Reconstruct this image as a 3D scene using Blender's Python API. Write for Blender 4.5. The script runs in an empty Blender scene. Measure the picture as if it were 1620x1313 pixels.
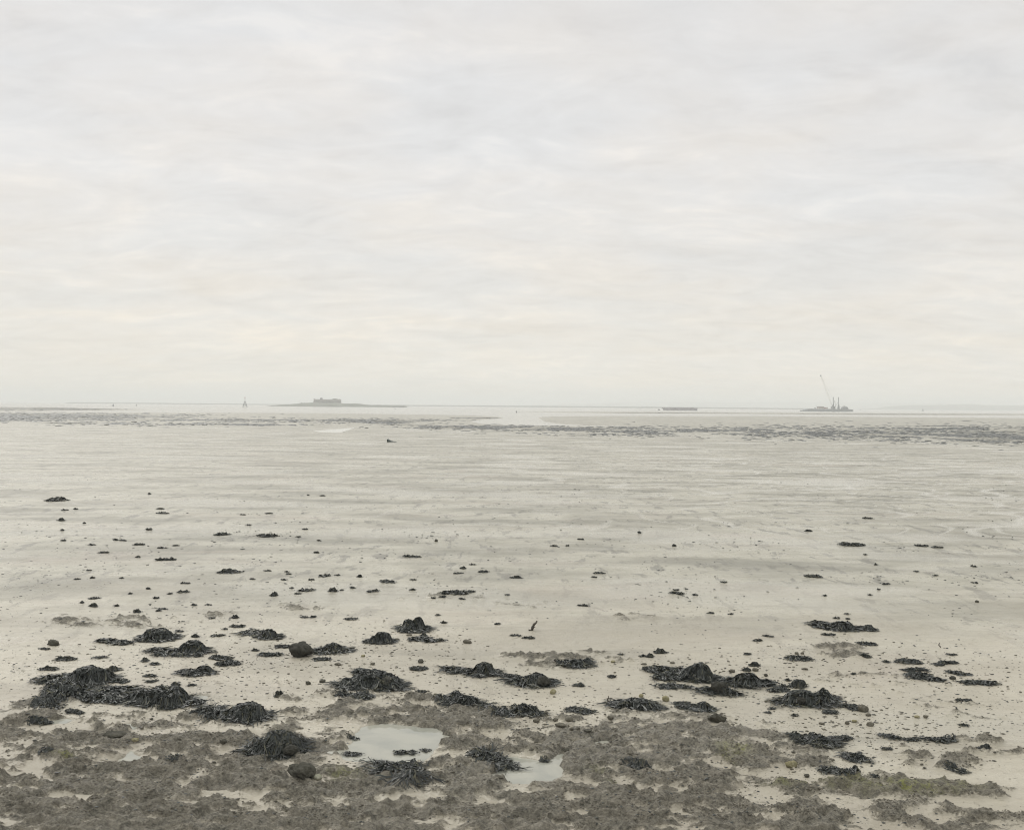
import bpy, math, random
import numpy as np
from mathutils import Matrix, Vector

S = bpy.context.scene
COL = S.collection
rng = np.random.default_rng(7)
random.seed(7)

# ------------------------------------------------------------------ camera
F = 1700.0                      # focal length in pixels of a 1620 wide picture
PX0, PY0 = 810.0, 656.5
ZC = 4.0                        # eye above the near mud
ZW = -0.45                      # water level
PITCH = math.atan(15.0 / F)
ROLL = 0.0085
cam_d = bpy.data.cameras.new("camera")
cam = bpy.data.objects.new("camera", cam_d)
COL.objects.link(cam)
cam_d.sensor_width = 36.0
cam_d.lens = 36.0 * F / 1620.0
cam_d.clip_start = 0.1
cam_d.clip_end = 60000.0
FW = np.array([0, math.cos(PITCH), -math.sin(PITCH)])
R0 = np.array([1.0, 0, 0])
U0 = np.array([0, math.sin(PITCH), math.cos(PITCH)])
RT = math.cos(ROLL) * R0 + math.sin(ROLL) * U0
UP = -math.sin(ROLL) * R0 + math.cos(ROLL) * U0
m = Matrix.Identity(4)
for i in range(3):
    m[i][0], m[i][1], m[i][2] = RT[i], UP[i], -FW[i]
m[2][3] = ZC
cam.matrix_world = m
S.camera = cam

# ------------------------------------------------------------------ render settings
S.view_settings.view_transform = 'Standard'
S.view_settings.look = 'None'
S.view_settings.gamma = 1.0
S.view_settings.use_curve_mapping = False
S.view_settings.exposure = 0.0
cy = S.cycles
cy.max_bounces = 6
cy.diffuse_bounces = 3
cy.glossy_bounces = 3
cy.volume_bounces = 4
cy.use_denoising = True
cy.filter_width = 1.05
cy.use_adaptive_sampling = False

# ------------------------------------------------------------------ world: overcast sky
SUN_EL, SUN_AZ = math.radians(44), math.radians(-35)     # az from +Y, negative = left
W = bpy.data.worlds.new("World")
S.world = W
W.use_nodes = True
nt = W.node_tree
nt.nodes.clear()


def node(t, kind, **kw):
    n = t.nodes.new(kind)
    for k, v in kw.items():
        setattr(n, k, v)
    return n


def lk(t, a, b):
    t.links.new(a, b)


def mth(t, op, a, b=None, c=None, clamp=False):
    n = t.nodes.new('ShaderNodeMath')
    n.operation = op
    n.use_clamp = clamp
    for i, v in enumerate((a, b, c)):
        if v is None:
            continue
        if isinstance(v, (int, float)):
            n.inputs[i].default_value = v
        else:
            t.links.new(v, n.inputs[i])
    return n.outputs[0]


def ramp(t, fac, stops, interp='LINEAR'):
    n = t.nodes.new('ShaderNodeValToRGB')
    n.color_ramp.interpolation = interp
    e = n.color_ramp.elements
    while len(e) < len(stops):
        e.new(0.5)
    for el, (p, c) in zip(e, stops):
        el.position = p
        el.color = (c, c, c, 1) if isinstance(c, (int, float)) else (*c, 1)
    t.links.new(fac, n.inputs[0])
    return n.outputs[0]


def noise_tex(t, vec, scale, detail=4, rough=0.5, dist=0.0):
    n = t.nodes.new('ShaderNodeTexNoise')
    n.inputs['Scale'].default_value = scale
    n.inputs['Detail'].default_value = detail
    n.inputs['Roughness'].default_value = rough
    n.inputs['Distortion'].default_value = dist
    t.links.new(vec, n.inputs['Vector'])
    return n.outputs['Fac']


def mixc(t, fac, a, b, blend='MIX'):
    n = t.nodes.new('ShaderNodeMix')
    n.data_type = 'RGBA'
    n.blend_type = blend
    for s, v in ((n.inputs[0], fac), (n.inputs[6], a), (n.inputs[7], b)):
        if isinstance(v, (int, float)):
            s.default_value = v
        elif isinstance(v, tuple):
            s.default_value = (*v, 1)
        else:
            t.links.new(v, s)
    return n.outputs[2]


tc = node(nt, 'ShaderNodeTexCoord')
sep = node(nt, 'ShaderNodeSeparateXYZ')
lk(nt, tc.outputs['Generated'], sep.inputs[0])
el = mth(nt, 'MAXIMUM', sep.outputs[2], 0.0)
den = mth(nt, 'ADD', el, 0.20)
cmb = node(nt, 'ShaderNodeCombineXYZ')
lk(nt, mth(nt, 'MULTIPLY', mth(nt, 'DIVIDE', sep.outputs[0], den), 0.72), cmb.inputs[0])
lk(nt, mth(nt, 'DIVIDE', sep.outputs[1], den), cmb.inputs[1])
n_big = noise_tex(nt, cmb.outputs[0], 1.1, 3, 0.5, 0.4)
n_mid = noise_tex(nt, cmb.outputs[0], 5.2, 6, 0.58, 1.2)
n_fin = noise_tex(nt, cmb.outputs[0], 14.0, 5, 0.6, 0.5)
n_tint = noise_tex(nt, cmb.outputs[0], 2.6, 4, 0.5, 0.3)
dens = mth(nt, 'ADD', mth(nt, 'MULTIPLY', n_big, 0.40),
           mth(nt, 'ADD', mth(nt, 'MULTIPLY', n_mid, 0.40), mth(nt, 'MULTIPLY', n_fin, 0.20)))
shade = ramp(nt, dens, [(0.38, (0.895, 0.89, 0.885)), (0.46, (0.955, 0.952, 0.948)), (0.53, (0.995, 0.994, 0.992)),
                        (0.61, (1.075, 1.062, 1.045))])
grad = ramp(nt, el, [(0.0, (0.945, 0.89, 0.80)), (0.05, (0.895, 0.852, 0.782)), (0.12, (0.85, 0.822, 0.78)),
                     (0.20, (0.85, 0.833, 0.812)), (0.36, (0.815, 0.80, 0.785)), (0.6, (1.05, 1.05, 1.03)), (1.0, (1.2, 1.2, 1.17))])
tint = ramp(nt, n_tint, [(0.36, (0.976, 0.992, 1.010)), (0.5, (1, 1, 1)), (0.66, (1.018, 0.998, 0.97))])
cloud_col = mixc(nt, 1.0, mixc(nt, 1.0, grad, shade, 'MULTIPLY'), tint, 'MULTIPLY')
sky = node(nt, 'ShaderNodeTexSky')
sky.sky_type = 'NISHITA'
sky.sun_disc = False
sky.sun_elevation = SUN_EL
sky.sun_rotation = SUN_AZ
bg_sky = node(nt, 'ShaderNodeBackground')
bg_sky.inputs[1].default_value = 0.10
lk(nt, sky.outputs[0], bg_sky.inputs[0])
bg_cl = node(nt, 'ShaderNodeBackground')
bg_cl.inputs[1].default_value = 1.0
lk(nt, cloud_col, bg_cl.inputs[0])
mx = node(nt, 'ShaderNodeMixShader')
mx.inputs[0].default_value = 0.95          # closed cloud cover over the blue
lk(nt, bg_sky.outputs[0], mx.inputs[1])
lk(nt, bg_cl.outputs[0], mx.inputs[2])
wo = node(nt, 'ShaderNodeOutputWorld')
lk(nt, mx.outputs[0], wo.inputs[0])

sun_d = bpy.data.lights.new("sun", 'SUN')
sun_d.energy = 1.4
sun_d.angle = math.radians(45)
sun_d.color = (1.0, 0.965, 0.91)
sun = bpy.data.objects.new("sun", sun_d)
COL.objects.link(sun)
sd_ = Vector((math.sin(SUN_AZ) * math.cos(SUN_EL), math.cos(SUN_AZ) * math.cos(SUN_EL), math.sin(SUN_EL)))
sun.rotation_euler = (-sd_).to_track_quat('-Z', 'Y').to_euler()

# ------------------------------------------------------------------ pixel <-> world
def ray(px, py):
    px, py = np.asarray(px, float), np.asarray(py, float)
    a, b = (px - PX0) / F, -(py - PY0) / F
    return a[..., None] * RT + b[..., None] * UP + FW


def at(px, py, z=0.0):
    d = ray(px, py)
    t = (z - ZC) / d[..., 2]
    return d * t[..., None] + np.array([0, 0, ZC])


def proj(x, y, z):
    v = np.stack([x, y, z - ZC], -1)
    w = v @ FW
    return PX0 + F * (v @ RT) / w, PY0 - F * (v @ UP) / w


def dist_of(px, py, z=0.0):
    return float(at(px, py, z)[1])


# ------------------------------------------------------------------ numpy noise
_P = rng.permutation(512)
_PP = np.concatenate([_P, _P])
_GA = rng.uniform(0, 2 * math.pi, 512)
_GX, _GY = np.cos(_GA), np.sin(_GA)


def pn(x, y, seed=0):
    x = np.asarray(x, float) + seed * 17.31
    y = np.asarray(y, float) - seed * 9.73
    xi, yi = np.floor(x).astype(np.int64), np.floor(y).astype(np.int64)
    xf, yf = x - xi, y - yi
    xi &= 511
    yi &= 511
    x1, y1 = (xi + 1) & 511, (yi + 1) & 511

    def g(a, b, dx, dy):
        h = _PP[_PP[a] + b]
        return _GX[h] * dx + _GY[h] * dy
    u = xf * xf * xf * (xf * (xf * 6 - 15) + 10)
    v = yf * yf * yf * (yf * (yf * 6 - 15) + 10)
    n00, n10 = g(xi, yi, xf, yf), g(x1, yi, xf - 1, yf)
    n01, n11 = g(xi, y1, xf, yf - 1), g(x1, y1, xf - 1, yf - 1)
    return 1.5 * ((n00 * (1 - u) + n10 * u) * (1 - v) + (n01 * (1 - u) + n11 * u) * v)


def fbm(x, y, o=4, seed=0, gain=0.5):
    s = np.zeros(np.shape(x))
    a = 1.0
    for k in range(o):
        s = s + a * pn(np.asarray(x) * 2 ** k, np.asarray(y) * 2 ** k, seed + k * 3)
        a *= gain
    return s


def sstep(a, b, x):
    t = np.clip((np.asarray(x, float) - a) / (b - a), 0, 1)
    return t * t * (3 - 2 * t)


def sdist(x, y, poly):
    """signed distance, positive inside"""
    x, y = np.asarray(x, float), np.asarray(y, float)
    d2 = np.full(x.shape, 1e18)
    ins = np.zeros(x.shape, bool)
    n = len(poly)
    for i in range(n):
        ax, ay = poly[i]
        bx, by = poly[(i + 1) % n]
        ex, ey = bx - ax, by - ay
        t = np.clip(((x - ax) * ex + (y - ay) * ey) / (ex * ex + ey * ey + 1e-12), 0, 1)
        d2 = np.minimum(d2, (x - ax - t * ex) ** 2 + (y - ay - t * ey) ** 2)
        c = (ay > y) != (by > y)
        xi = ax + (y - ay) / (ey if abs(ey) > 1e-12 else 1e-12) * ex
        ins ^= c & (x < xi)
    return np.where(ins, 1, -1) * np.sqrt(d2)


# ------------------------------------------------------------------ ground shape
# main mud edge, traced on the flat and carried out to where it lies
YS = 6.0
MUD = [(-900, 650.5), (60, 652), (250, 652.6), (400, 653), (500, 653.4), (640, 655), (740, 656.9), (785, 659),
       (797, 661), (780, 662.6), (757, 664.2), (742, 666.5), (762, 670.2), (800, 671.8), (850, 673), (900, 673.9), (1010, 674.2),
       (1010, 673.4), (925, 672.6), (885, 670), (864, 667), (858, 664), (851, 661), (857, 659), (900, 658.2),
       (1000, 657.9), (1200, 658.1), (1400, 659.3), (1560, 660.8), (1750, 662.2), (2600, 668), (2600, 1500), (-900, 1500)]
BANK_A = [(-500, 641.8), (60, 643.9), (120, 645.3), (190, 646.6), (240, 647.7), (210, 648.4), (150, 649.0), (95, 649.6),
          (60, 651), (-500, 649)]
BANK_B = [(815, 651.6), (900, 651.0), (1000, 651.2), (1200, 652.3), (1400, 653.4), (1560, 654.2), (1750, 655), (2500, 659),
          (2500, 662), (1750, 657.9), (1560, 656.9), (1300, 655.9), (1100, 654.4), (900, 652.9)]
FARPOLY = [[(a, b * YS) for a, b in p] for p in (MUD, BANK_A, BANK_B)]

# turf covered clay ledges (centre, radii in the picture, weight)
TURF = [(230, 1228, 270, 42, 1), (330, 1182, 140, 28, .9), (150, 1168, 100, 26, .9), (350, 1225, 170, 34, 1), (95, 1185, 60, 36, 1),
        (250, 1140, 160, 14, .65), (420, 1165, 80, 16, .6), (560, 1132, 120, 18, .75), (640, 1120, 110, 16, .75), (740, 1142, 110, 24, .95),
        (770, 1178, 70, 20, .9), (500, 1188, 60, 28, .8), (560, 1238, 220, 22, 1), (720, 1232, 110, 26, 1), (930, 1205, 80, 40, 1),
        (1000, 1185, 150, 38, 1), (1075, 1178, 150, 40, 1), (1160, 1200, 120, 30, .95), (1190, 1180, 70, 22, .8), (1090, 1238, 160, 22, .9),
        (950, 1246, 130, 18, .9), (1420, 1248, 150, 16, 1), (1290, 1250, 120, 12, .8), (1480, 1205, 70, 18, .6), (880, 1168, 90, 12, .85),
        (1060, 1142, 70, 12, .7), (1130, 1160, 90, 8, .6), (890, 1043, 90, 14, .62), (1330, 1031, 46, 9, .75), (205, 985, 85, 13, .5),
        (120, 985, 70, 11, .5), (470, 960, 40, 6, .6), (320, 975, 60, 8, .4), (700, 945, 70, 8, .38), (520, 1105, 90, 10, .45),
        (300, 1300, 600, 40, 1), (1000, 1295, 600, 34, 1), (1000, 976, 50, 6, .45), (20, 1150, 60, 60, .8), (1560, 1180, 60, 20, .5),
        (370, 1085, 70, 9, .38), (1400, 1080, 120, 22, .32), (1500, 1120, 90, 20, .3), (830, 955, 70, 6, .3)]
TURF_W = []
for (cx, cy_, rx, ry, wt) in TURF:
    c = at(cx, cy_)
    f_, b_ = at(cx, cy_ + ry), at(cx, cy_ - ry)
    TURF_W.append((c[0], 0.5 * (f_[1] + b_[1]), rx / F * c[1], 0.5 * (b_[1] - f_[1]), wt))

POOLS = [
    ('pool', [(519, 1191), (548, 1182), (558, 1175), (553, 1165), (560, 1158), (578, 1148), (603, 1145), (652, 1146), (692, 1150), (704, 1160),
              (729, 1162), (709, 1170), (689, 1175), (692, 1184), (677, 1195), (664, 1207), (647, 1208), (603, 1207), (568, 1204), (541, 1199)]),
    ('pool', [(768, 1224), (800, 1216), (810, 1205), (800, 1198), (830, 1197), (860, 1198), (891, 1192), (896, 1207), (891, 1226), (884, 1239),
              (847, 1238), (815, 1235), (782, 1231)]),
    ('pool', [(136, 1152), (150, 1147), (166, 1153), (168, 1160), (152, 1161), (140, 1157)]),
    ('pool', [(1010, 1209), (1022, 1206), (1038, 1212), (1042, 1220), (1028, 1221), (1016, 1216)]),
    ('pool', [(290, 1099), (308, 1097), (326, 1100), (327, 1108), (310, 1113), (294, 1109)]),
    ('pool', [(76, 1139), (98, 1135), (112, 1138), (100, 1144), (80, 1144)]),
    ('pool', [(180, 1147), (205, 1143), (228, 1149), (210, 1153), (188, 1152)]),
    ('pool', [(943, 1173), (958, 1170), (972, 1176), (966, 1181), (948, 1180)]),
    ('pool', [(196, 1190), (212, 1184), (222, 1194), (212, 1208), (196, 1210), (188, 1203)]),
    ('pool', [(500, 681.6), (526, 679.6), (557, 677.6), (546, 681.4), (531, 685.8), (522, 684.2)]),
]
POOL_W = []


def z_base(x, y):
    z = -0.30 * sstep(60, 260, y)
    k = 1 - 0.6 * sstep(25, 70, y)
    z = z + k * (0.030 * fbm(x * .33, y * .33, 2, 1) + 0.010 * fbm(x * 1.4, y * 1.4, 3, 2))
    z = z + sstep(22, 60, y) * 0.018 * fbm(x * .16, y * .3, 4, 5)
    return z


def turf_at(x, y):
    M = np.zeros(np.shape(x))
    for (cx, cy_, rx, ry, wt) in TURF_W:
        r2 = ((x - cx) / rx) ** 2 + ((y - cy_) / ry) ** 2
        M = np.maximum(M, wt * np.exp(-0.7 * r2))
    near = np.asarray(y) < 60
    n = fbm(x * 1.7 + .5 * y, y * 2.7, 5, 11, 0.62)
    T = sstep(0.26, 0.76, M * 0.98 + 0.72 * n * (0.35 + 0.65 * np.clip(M * 1.4, 0, 1)) - 0.03) * near
    return T


for name, poly in POOLS:
    w = np.array([at(a, b, z_base(*at(a, b)[:2])) for a, b in poly])
    c = w.mean(0)
    lev = float(z_base(c[0], c[1])) - 0.012
    POOL_W.append((w[:, :2].tolist(), lev, float(np.max(np.abs(w[:, :2] - c[:2])))))


def ground(x, y, full=False):
    x, y = np.asarray(x, float), np.asarray(y, float)
    z = z_base(x, y)
    T = turf_at(x, y)
    hum = np.abs(fbm(x * 2.3, y * 2.6, 3, 21))
    hum2 = fbm(x * 7, y * 7, 3, 23)
    z = z + T * (0.010 + 0.115 * (0.62 - hum).clip(-.1, 1) + 0.024 * hum2 + 0.007 * pn(x * 31, y * 31, 29))
    # pools
    pool = np.zeros(x.shape)
    for poly, lev, rad in POOL_W:
        pc = np.mean(poly, 0)
        sel = (np.abs(x - pc[0]) < rad + 1.5) & (np.abs(y - pc[1]) < rad + 1.5)
        if not np.any(sel):
            continue
        xs, ys = x[sel], y[sel]
        sc = rad if rad > 2 else 0.35
        sd = sdist(xs, ys, poly) + 0.26 * sc * fbm(xs * 2.2 / sc * .35, ys * 2.2 / sc * .35, 4, 31)
        zs = z[sel]
        ins = sstep(-0.03 * sc / .35, 0.06 * sc / .35, sd)
        rim = sstep(-0.9, -0.1, sd)
        zs = np.where(sd < 0.02, zs * (1 - rim) + np.maximum(zs, lev + 0.006) * rim, zs)
        z[sel] = zs * (1 - ins) + (lev - 0.05) * ins
        pool[sel] = np.maximum(pool[sel], ins)
        if not full:                    # things float on the water
            z[sel] = np.where(sd > 0.0, np.maximum(z[sel], lev + 0.001), z[sel])
    # far mud edge, inlet and banks
    far = y > 150
    if np.any(far):
        xs, ys = x[far], y[far]
        px, py = proj(xs, ys, np.full(xs.shape, -0.38))
        best = np.full(xs.shape, -1e9)
        for p in FARPOLY:
            best = np.maximum(best, sdist(px, py * YS, p))
        best = best + 1.6 * fbm(xs * .02, ys * .008, 4, 41)
        zz = ZW + np.clip(best * 0.03, -0.5, 0.30)
        w = sstep(150, 190, ys)
        z[far] = z[far] * (1 - w) + w * np.minimum(z[far], zz + 0.02 * fbm(xs * .3, ys * .08, 3, 43) * (best > 0))
    if full:
        return z, T, pool
    return z


def dry(P):
    """drop the points that lie in a pool"""
    keep = np.ones(len(P), bool)
    for poly, lev, rad in POOL_W:
        pc = np.mean(poly, 0)
        near = np.hypot(P[:, 0] - pc[0], P[:, 1] - pc[1]) < rad + .5
        keep[near] &= sdist(P[near, 0], P[near, 1], poly) < -0.03
    return P[keep]


def gpt(px, py):
    """where the pixel's ray meets the mud"""
    z = 0.0
    for _ in range(5):
        p = at(px, py, z)
        z = float(ground(np.array([p[0]]), np.array([p[1]]))[0])
    p = at(px, py, z)
    return p


# ------------------------------------------------------------------ object helpers
def tag(o, label=None, cat=None, group=None, kind=None):
    if label: o['label'] = label
    if cat: o['category'] = cat
    if group: o['group'] = group
    if kind: o['kind'] = kind
    return o


def link(o, parent=None):
    COL.objects.link(o)
    if parent is not None:
        o.parent = parent
    return o


def mesh_np(name, V, quads=None, tris=None, mats=(), smooth=True, attrs=None):
    me = bpy.data.meshes.new(name)
    V = np.asarray(V, np.float32)
    parts, tot = [], []
    if quads is not None and len(quads):
        q = np.asarray(quads, np.int32)
        parts.append(q.reshape(-1)); tot.append(np.full(len(q), 4, np.int32))
    if tris is not None and len(tris):
        t = np.asarray(tris, np.int32)
        parts.append(t.reshape(-1)); tot.append(np.full(len(t), 3, np.int32))
    loops = np.concatenate(parts)
    totals = np.concatenate(tot)
    starts = np.concatenate([[0], np.cumsum(totals)[:-1]]).astype(np.int32)
    me.vertices.add(len(V))
    me.vertices.foreach_set('co', V.reshape(-1))
    me.loops.add(len(loops))
    me.loops.foreach_set('vertex_index', loops)
    me.polygons.add(len(totals))
    me.polygons.foreach_set('loop_start', starts)
    me.polygons.foreach_set('loop_total', totals)
    if smooth:
        me.polygons.foreach_set('use_smooth', np.ones(len(totals), bool))
    for k, v in (attrs or {}).items():
        a = me.attributes.new(k, 'FLOAT', 'POINT')
        a.data.foreach_set('value', np.asarray(v, np.float32))
    me.update(calc_edges=True)
    me.validate()
    for mm in mats:
        me.materials.append(mm)
    return me


def obj(name, me, parent=None, loc=None):
    o = bpy.data.objects.new(name, me)
    if loc is not None:
        o.location = loc
    return link(o, parent)


def empty(name, loc):
    o = bpy.data.objects.new(name, None)
    o.location = loc
    o.empty_display_size = 0.2
    return link(o)


class MB:
    """small mesh builder: boxes, bars, tubes, prisms"""
    def __init__(self):
        self.v, self.f = [], []

    def add(self, vs, fs):
        n = len(self.v)
        self.v += [tuple(p) for p in vs]
        self.f += [tuple(i + n for i in q) for q in fs]
        return self

    def box(self, x0, x1, y0, y1, z0, z1):
        return self.add([(x0, y0, z0), (x1, y0, z0), (x1, y1, z0), (x0, y1, z0), (x0, y0, z1), (x1, y0, z1), (x1, y1, z1), (x0, y1, z1)],
                        [(3, 2, 1, 0), (4, 5, 6, 7), (0, 1, 5, 4), (1, 2, 6, 5), (2, 3, 7, 6), (3, 0, 4, 7)])

    def tube(self, a, b, r0, r1=None, n=8):
        a, b = Vector(a), Vector(b)
        r1 = r0 if r1 is None else r1
        d = (b - a).normalized()
        s = d.orthogonal().normalized()
        t = d.cross(s)
        vs = []
        for p, r in ((a, r0), (b, r1)):
            for k in range(n):
                q = 2 * math.pi * k / n
                vs.append(p + s * (r * math.cos(q)) + t * (r * math.sin(q)))
        fs = [(k, (k + 1) % n, n + (k + 1) % n, n + k) for k in range(n)]
        fs += [tuple(range(n - 1, -1, -1)), tuple(range(n, 2 * n))]
        return self.add(vs, fs)

    def prism(self, poly_xz, y0, y1):
        n = len(poly_xz)
        vs = [(x, y0, z) for x, z in poly_xz] + [(x, y1, z) for x, z in poly_xz]
        fs = [tuple(range(n)), tuple(range(2 * n - 1, n - 1, -1))]
        fs += [(i, n + i, n + (i + 1) % n, (i + 1) % n) for i in range(n)]
        return self.add(vs, fs)

    def lathe(self, prof, n=16, c=(0, 0), squash=1.0):
        vs = []
        for r, z in prof:
            for k in range(n):
                q = 2 * math.pi * k / n
                vs.append((c[0] + r * math.cos(q), c[1] + squash * r * math.sin(q), z))
        fs = []
        for i in range(len(prof) - 1):
            for k in range(n):
                fs.append((i * n + k, i * n + (k + 1) % n, (i + 1) * n + (k + 1) % n, (i + 1) * n + k))
        fs.append(tuple(range((len(prof) - 1) * n, len(prof) * n)))
        return self.add(vs, fs)

    def build(self, name, mat, parent=None, loc=None):
        me = bpy.data.meshes.new(name)
        me.from_pydata(self.v, [], self.f)
        me.materials.append(mat)
        me.validate()
        return obj(name, me, parent, loc)


# ------------------------------------------------------------------ materials
def new_mat(name):
    mt = bpy.data.materials.new(name)
    mt.use_nodes = True
    t = mt.node_tree
    b = t.nodes['Principled BSDF']
    return mt, t, b


def bump(t, b, h, strength, distance, normal=None):
    n = t.nodes.new('ShaderNodeBump')
    n.inputs['Strength'].default_value = strength
    n.inputs['Distance'].default_value = distance
    t.links.new(h, n.inputs['Height'])
    if normal is not None:
        t.links.new(normal, n.inputs['Normal'])
    t.links.new(n.outputs[0], b.inputs['Normal'])
    return n.outputs[0]


def attr(t, name):
    n = t.nodes.new('ShaderNodeAttribute')
    n.attribute_name = name
    return n.outputs['Fac']


def coords(t):
    return t.nodes.new('ShaderNodeTexCoord').outputs['Object']


def scaled(t, vec, s):
    n = t.nodes.new('ShaderNodeMapping')
    n.inputs['Scale'].default_value = s
    t.links.new(vec, n.inputs['Vector'])
    return n.outputs[0]


# mud
M_mud, t, b = new_mat('wet_mud')
co = coords(t)
nA = noise_tex(t, scaled(t, co, (0.16, 0.42, 1)), 1.0, 5, 0.55, 0.4)
nB = noise_tex(t, co, 1.1, 6, 0.6, 0.2)
nC = noise_tex(t, co, 9.0, 5, 0.6)
nD = noise_tex(t, co, 55.0, 3, 0.6)
nE = noise_tex(t, scaled(t, co, (.35, 1.0, 1)), 0.35, 4, 0.6, 1.0)
nF = noise_tex(t, scaled(t, co, (0.8, 1.3, 1)), 3.6, 6, 0.68, 0.5)
nG = noise_tex(t, scaled(t, co, (.22, 1.0, 1)), 0.9, 5, 0.65, 0.6)
mudA, mudB, mudP = (0.41, 0.39, 0.312), (0.235, 0.226, 0.182), (0.40, 0.352, 0.286)
c = mixc(t, ramp(t, nA, [(0.42, 0.0), (0.64, 1.0)]), mudA, mudB)
c = mixc(t, ramp(t, nB, [(0.5, 0.0), (0.75, 0.55)]), c, mudB)
c = mixc(t, ramp(t, nF, [(0.52, 0.0), (0.70, 0.55)]), c, (0.23, 0.212, 0.168))
nH = noise_tex(t, scaled(t, co, (2.0, 0.62, 1)), 1.0, 5, 0.7, 0.3)
near_ = attr(t, 'silt')
c = mixc(t, mth(t, 'MULTIPLY', ramp(t, nH, [(0.555, 0.0), (0.60, 0.75)]), mth(t, 'SUBTRACT', 1.0, mth(t, 'MULTIPLY', near_, 0.55))), c, (0.15, 0.142, 0.115))
c = mixc(t, mth(t, 'MULTIPLY', near_, 0.5), c, (0.50, 0.45, 0.358))
c = mixc(t, mth(t, 'MULTIPLY', attr(t, 'wet'), 0.7), c, (0.45, 0.43, 0.35))  # rills and film painted paler: sky reflection put into colour, with silty water tone
c = mixc(t, ramp(t, nG, [(0.54, 0.0), (0.68, 0.6)]), c, (0.25, 0.232, 0.185))
c = mixc(t, ramp(t, nE, [(0.55, 0.0), (0.72, 0.5)]), c, mudP)
c = mixc(t, ramp(t, nD, [(0.60, 0.0), (0.74, 0.35)]), c, (0.14, 0.125, 0.10))
zone_ = attr(t, 'clay')
c = mixc(t, mth(t, 'MULTIPLY', zone_, 0.6), c, (0.30, 0.272, 0.215))
turf = attr(t, 'turf')
tn = noise_tex(t, co, 26.0, 6, 0.72)
tn2 = noise_tex(t, co, 4.0, 5, 0.65, 0.4)
turf_c = mixc(t, ramp(t, tn, [(0.40, 0.0), (0.60, 1.0)]), (0.050, 0.048, 0.039), (0.215, 0.201, 0.16))
turf_c = mixc(t, ramp(t, tn2, [(0.42, 0.0), (0.62, 0.35)]), turf_c, (0.235, 0.21, 0.163))
green = attr(t, 'green')
turf_c = mixc(t, mth(t, 'MULTIPLY', green, ramp(t, tn, [(0.42, 0.15), (0.56, 1.0)])), turf_c, (0.19, 0.20, 0.045))
tn3 = noise_tex(t, scaled(t, co, (0.8, 1.1, 1)), 9.0, 6, 0.68, 0.3)
tbrk = mth(t, 'ADD', turf, mth(t, 'MULTIPLY', mth(t, 'SUBTRACT', tn3, 0.5), 2.3))
tn4 = noise_tex(t, co, 32.0, 4, 0.7)
tbrk = mth(t, 'ADD', tbrk, mth(t, 'MULTIPLY', mth(t, 'SUBTRACT', tn4, 0.5), 1.6))
tmask = ramp(t, tbrk, [(0.34, 0.0), (0.98, 0.92)])
c = mixc(t, tmask, c, turf_c)
bed = attr(t, 'bed')
bn = noise_tex(t, scaled(t, co, (0.9, 0.5, 1)), 1.2, 5, 0.7)
bmask = ramp(t, mth(t, 'ADD', bed, mth(t, 'MULTIPLY', mth(t, 'SUBTRACT', bn, 0.5), 2.4)), [(0.42, 0.0), (1.1, 0.85)])
c = mixc(t, bmask, c, (0.08, 0.078, 0.068))
lk(t, mth(t, 'MULTIPLY', mth(t, 'SUBTRACT', 1.0, mth(t, 'MULTIPLY', bmask, 0.9)), 0.5), b.inputs['Specular IOR Level'])
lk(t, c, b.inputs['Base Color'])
wet = attr(t, 'wet')
r = ramp(t, mth(t, 'ADD', mth(t, 'MULTIPLY', nA, 0.5), mth(t, 'MULTIPLY', nB, 0.5)), [(0.36, 0.22), (0.62, 0.48)])
rr = mth(t, 'MULTIPLY', r, mth(t, 'SUBTRACT', 1.0, mth(t, 'MULTIPLY', wet, 0.8)))
rr = mth(t, 'ADD', rr, mth(t, 'MULTIPLY', tmask, 0.4), clamp=True)
rr = mth(t, 'ADD', rr, mth(t, 'MULTIPLY', bmask, 0.35), clamp=True)
lk(t, rr, b.inputs['Roughness'])
b.inputs['IOR'].default_value = 1.36
h = mth(t, 'ADD', mth(t, 'MULTIPLY', nC, 0.8), mth(t, 'MULTIPLY', nD, 0.3))
h = mth(t, 'ADD', h, mth(t, 'MULTIPLY', nF, 2.2))
h = mth(t, 'ADD', h, mth(t, 'MULTIPLY', nG, 2.5))
h = mth(t, 'ADD', h, mth(t, 'MULTIPLY', nH, 2.0))
h = mth(t, 'ADD', h, mth(t, 'MULTIPLY', mth(t, 'MULTIPLY', tn, tmask), 3.4))
h = mth(t, 'MULTIPLY', h, mth(t, 'SUBTRACT', 1.0, mth(t, 'MULTIPLY', wet, 0.6)))
bump(t, b, h, 0.75, 0.022)

# sea water, shallow and silty
M_sea, t, b = new_mat('silty_water')
co = coords(t)
b.inputs['Base Color'].default_value = (0.33, 0.325, 0.28, 1)
b.inputs['Roughness'].default_value = 0.16
b.inputs['IOR'].default_value = 1.333
wn = noise_tex(t, scaled(t, co, (0.35, 0.8, 1)), 1.0, 3, 0.5)
bump(t, b, wn, 0.5, 0.06)
M_pool, t, b = new_mat('pool_water')
co = coords(t)
b.inputs['Base Color'].default_value = (0.30, 0.285, 0.225, 1)
pn_ = noise_tex(t, co, 2.2, 4, 0.55, 0.5)
lk(t, mixc(t, ramp(t, pn_, [(0.4, 0.0), (0.65, 1.0)]), (0.36, 0.355, 0.30), (0.29, 0.295, 0.255)), b.inputs['Base Color'])
b.inputs['Roughness'].default_value = 0.04
b.inputs['IOR'].default_value = 1.333
bump(t, b, noise_tex(t, co, 7.0, 2), 0.05, 0.01)

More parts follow.
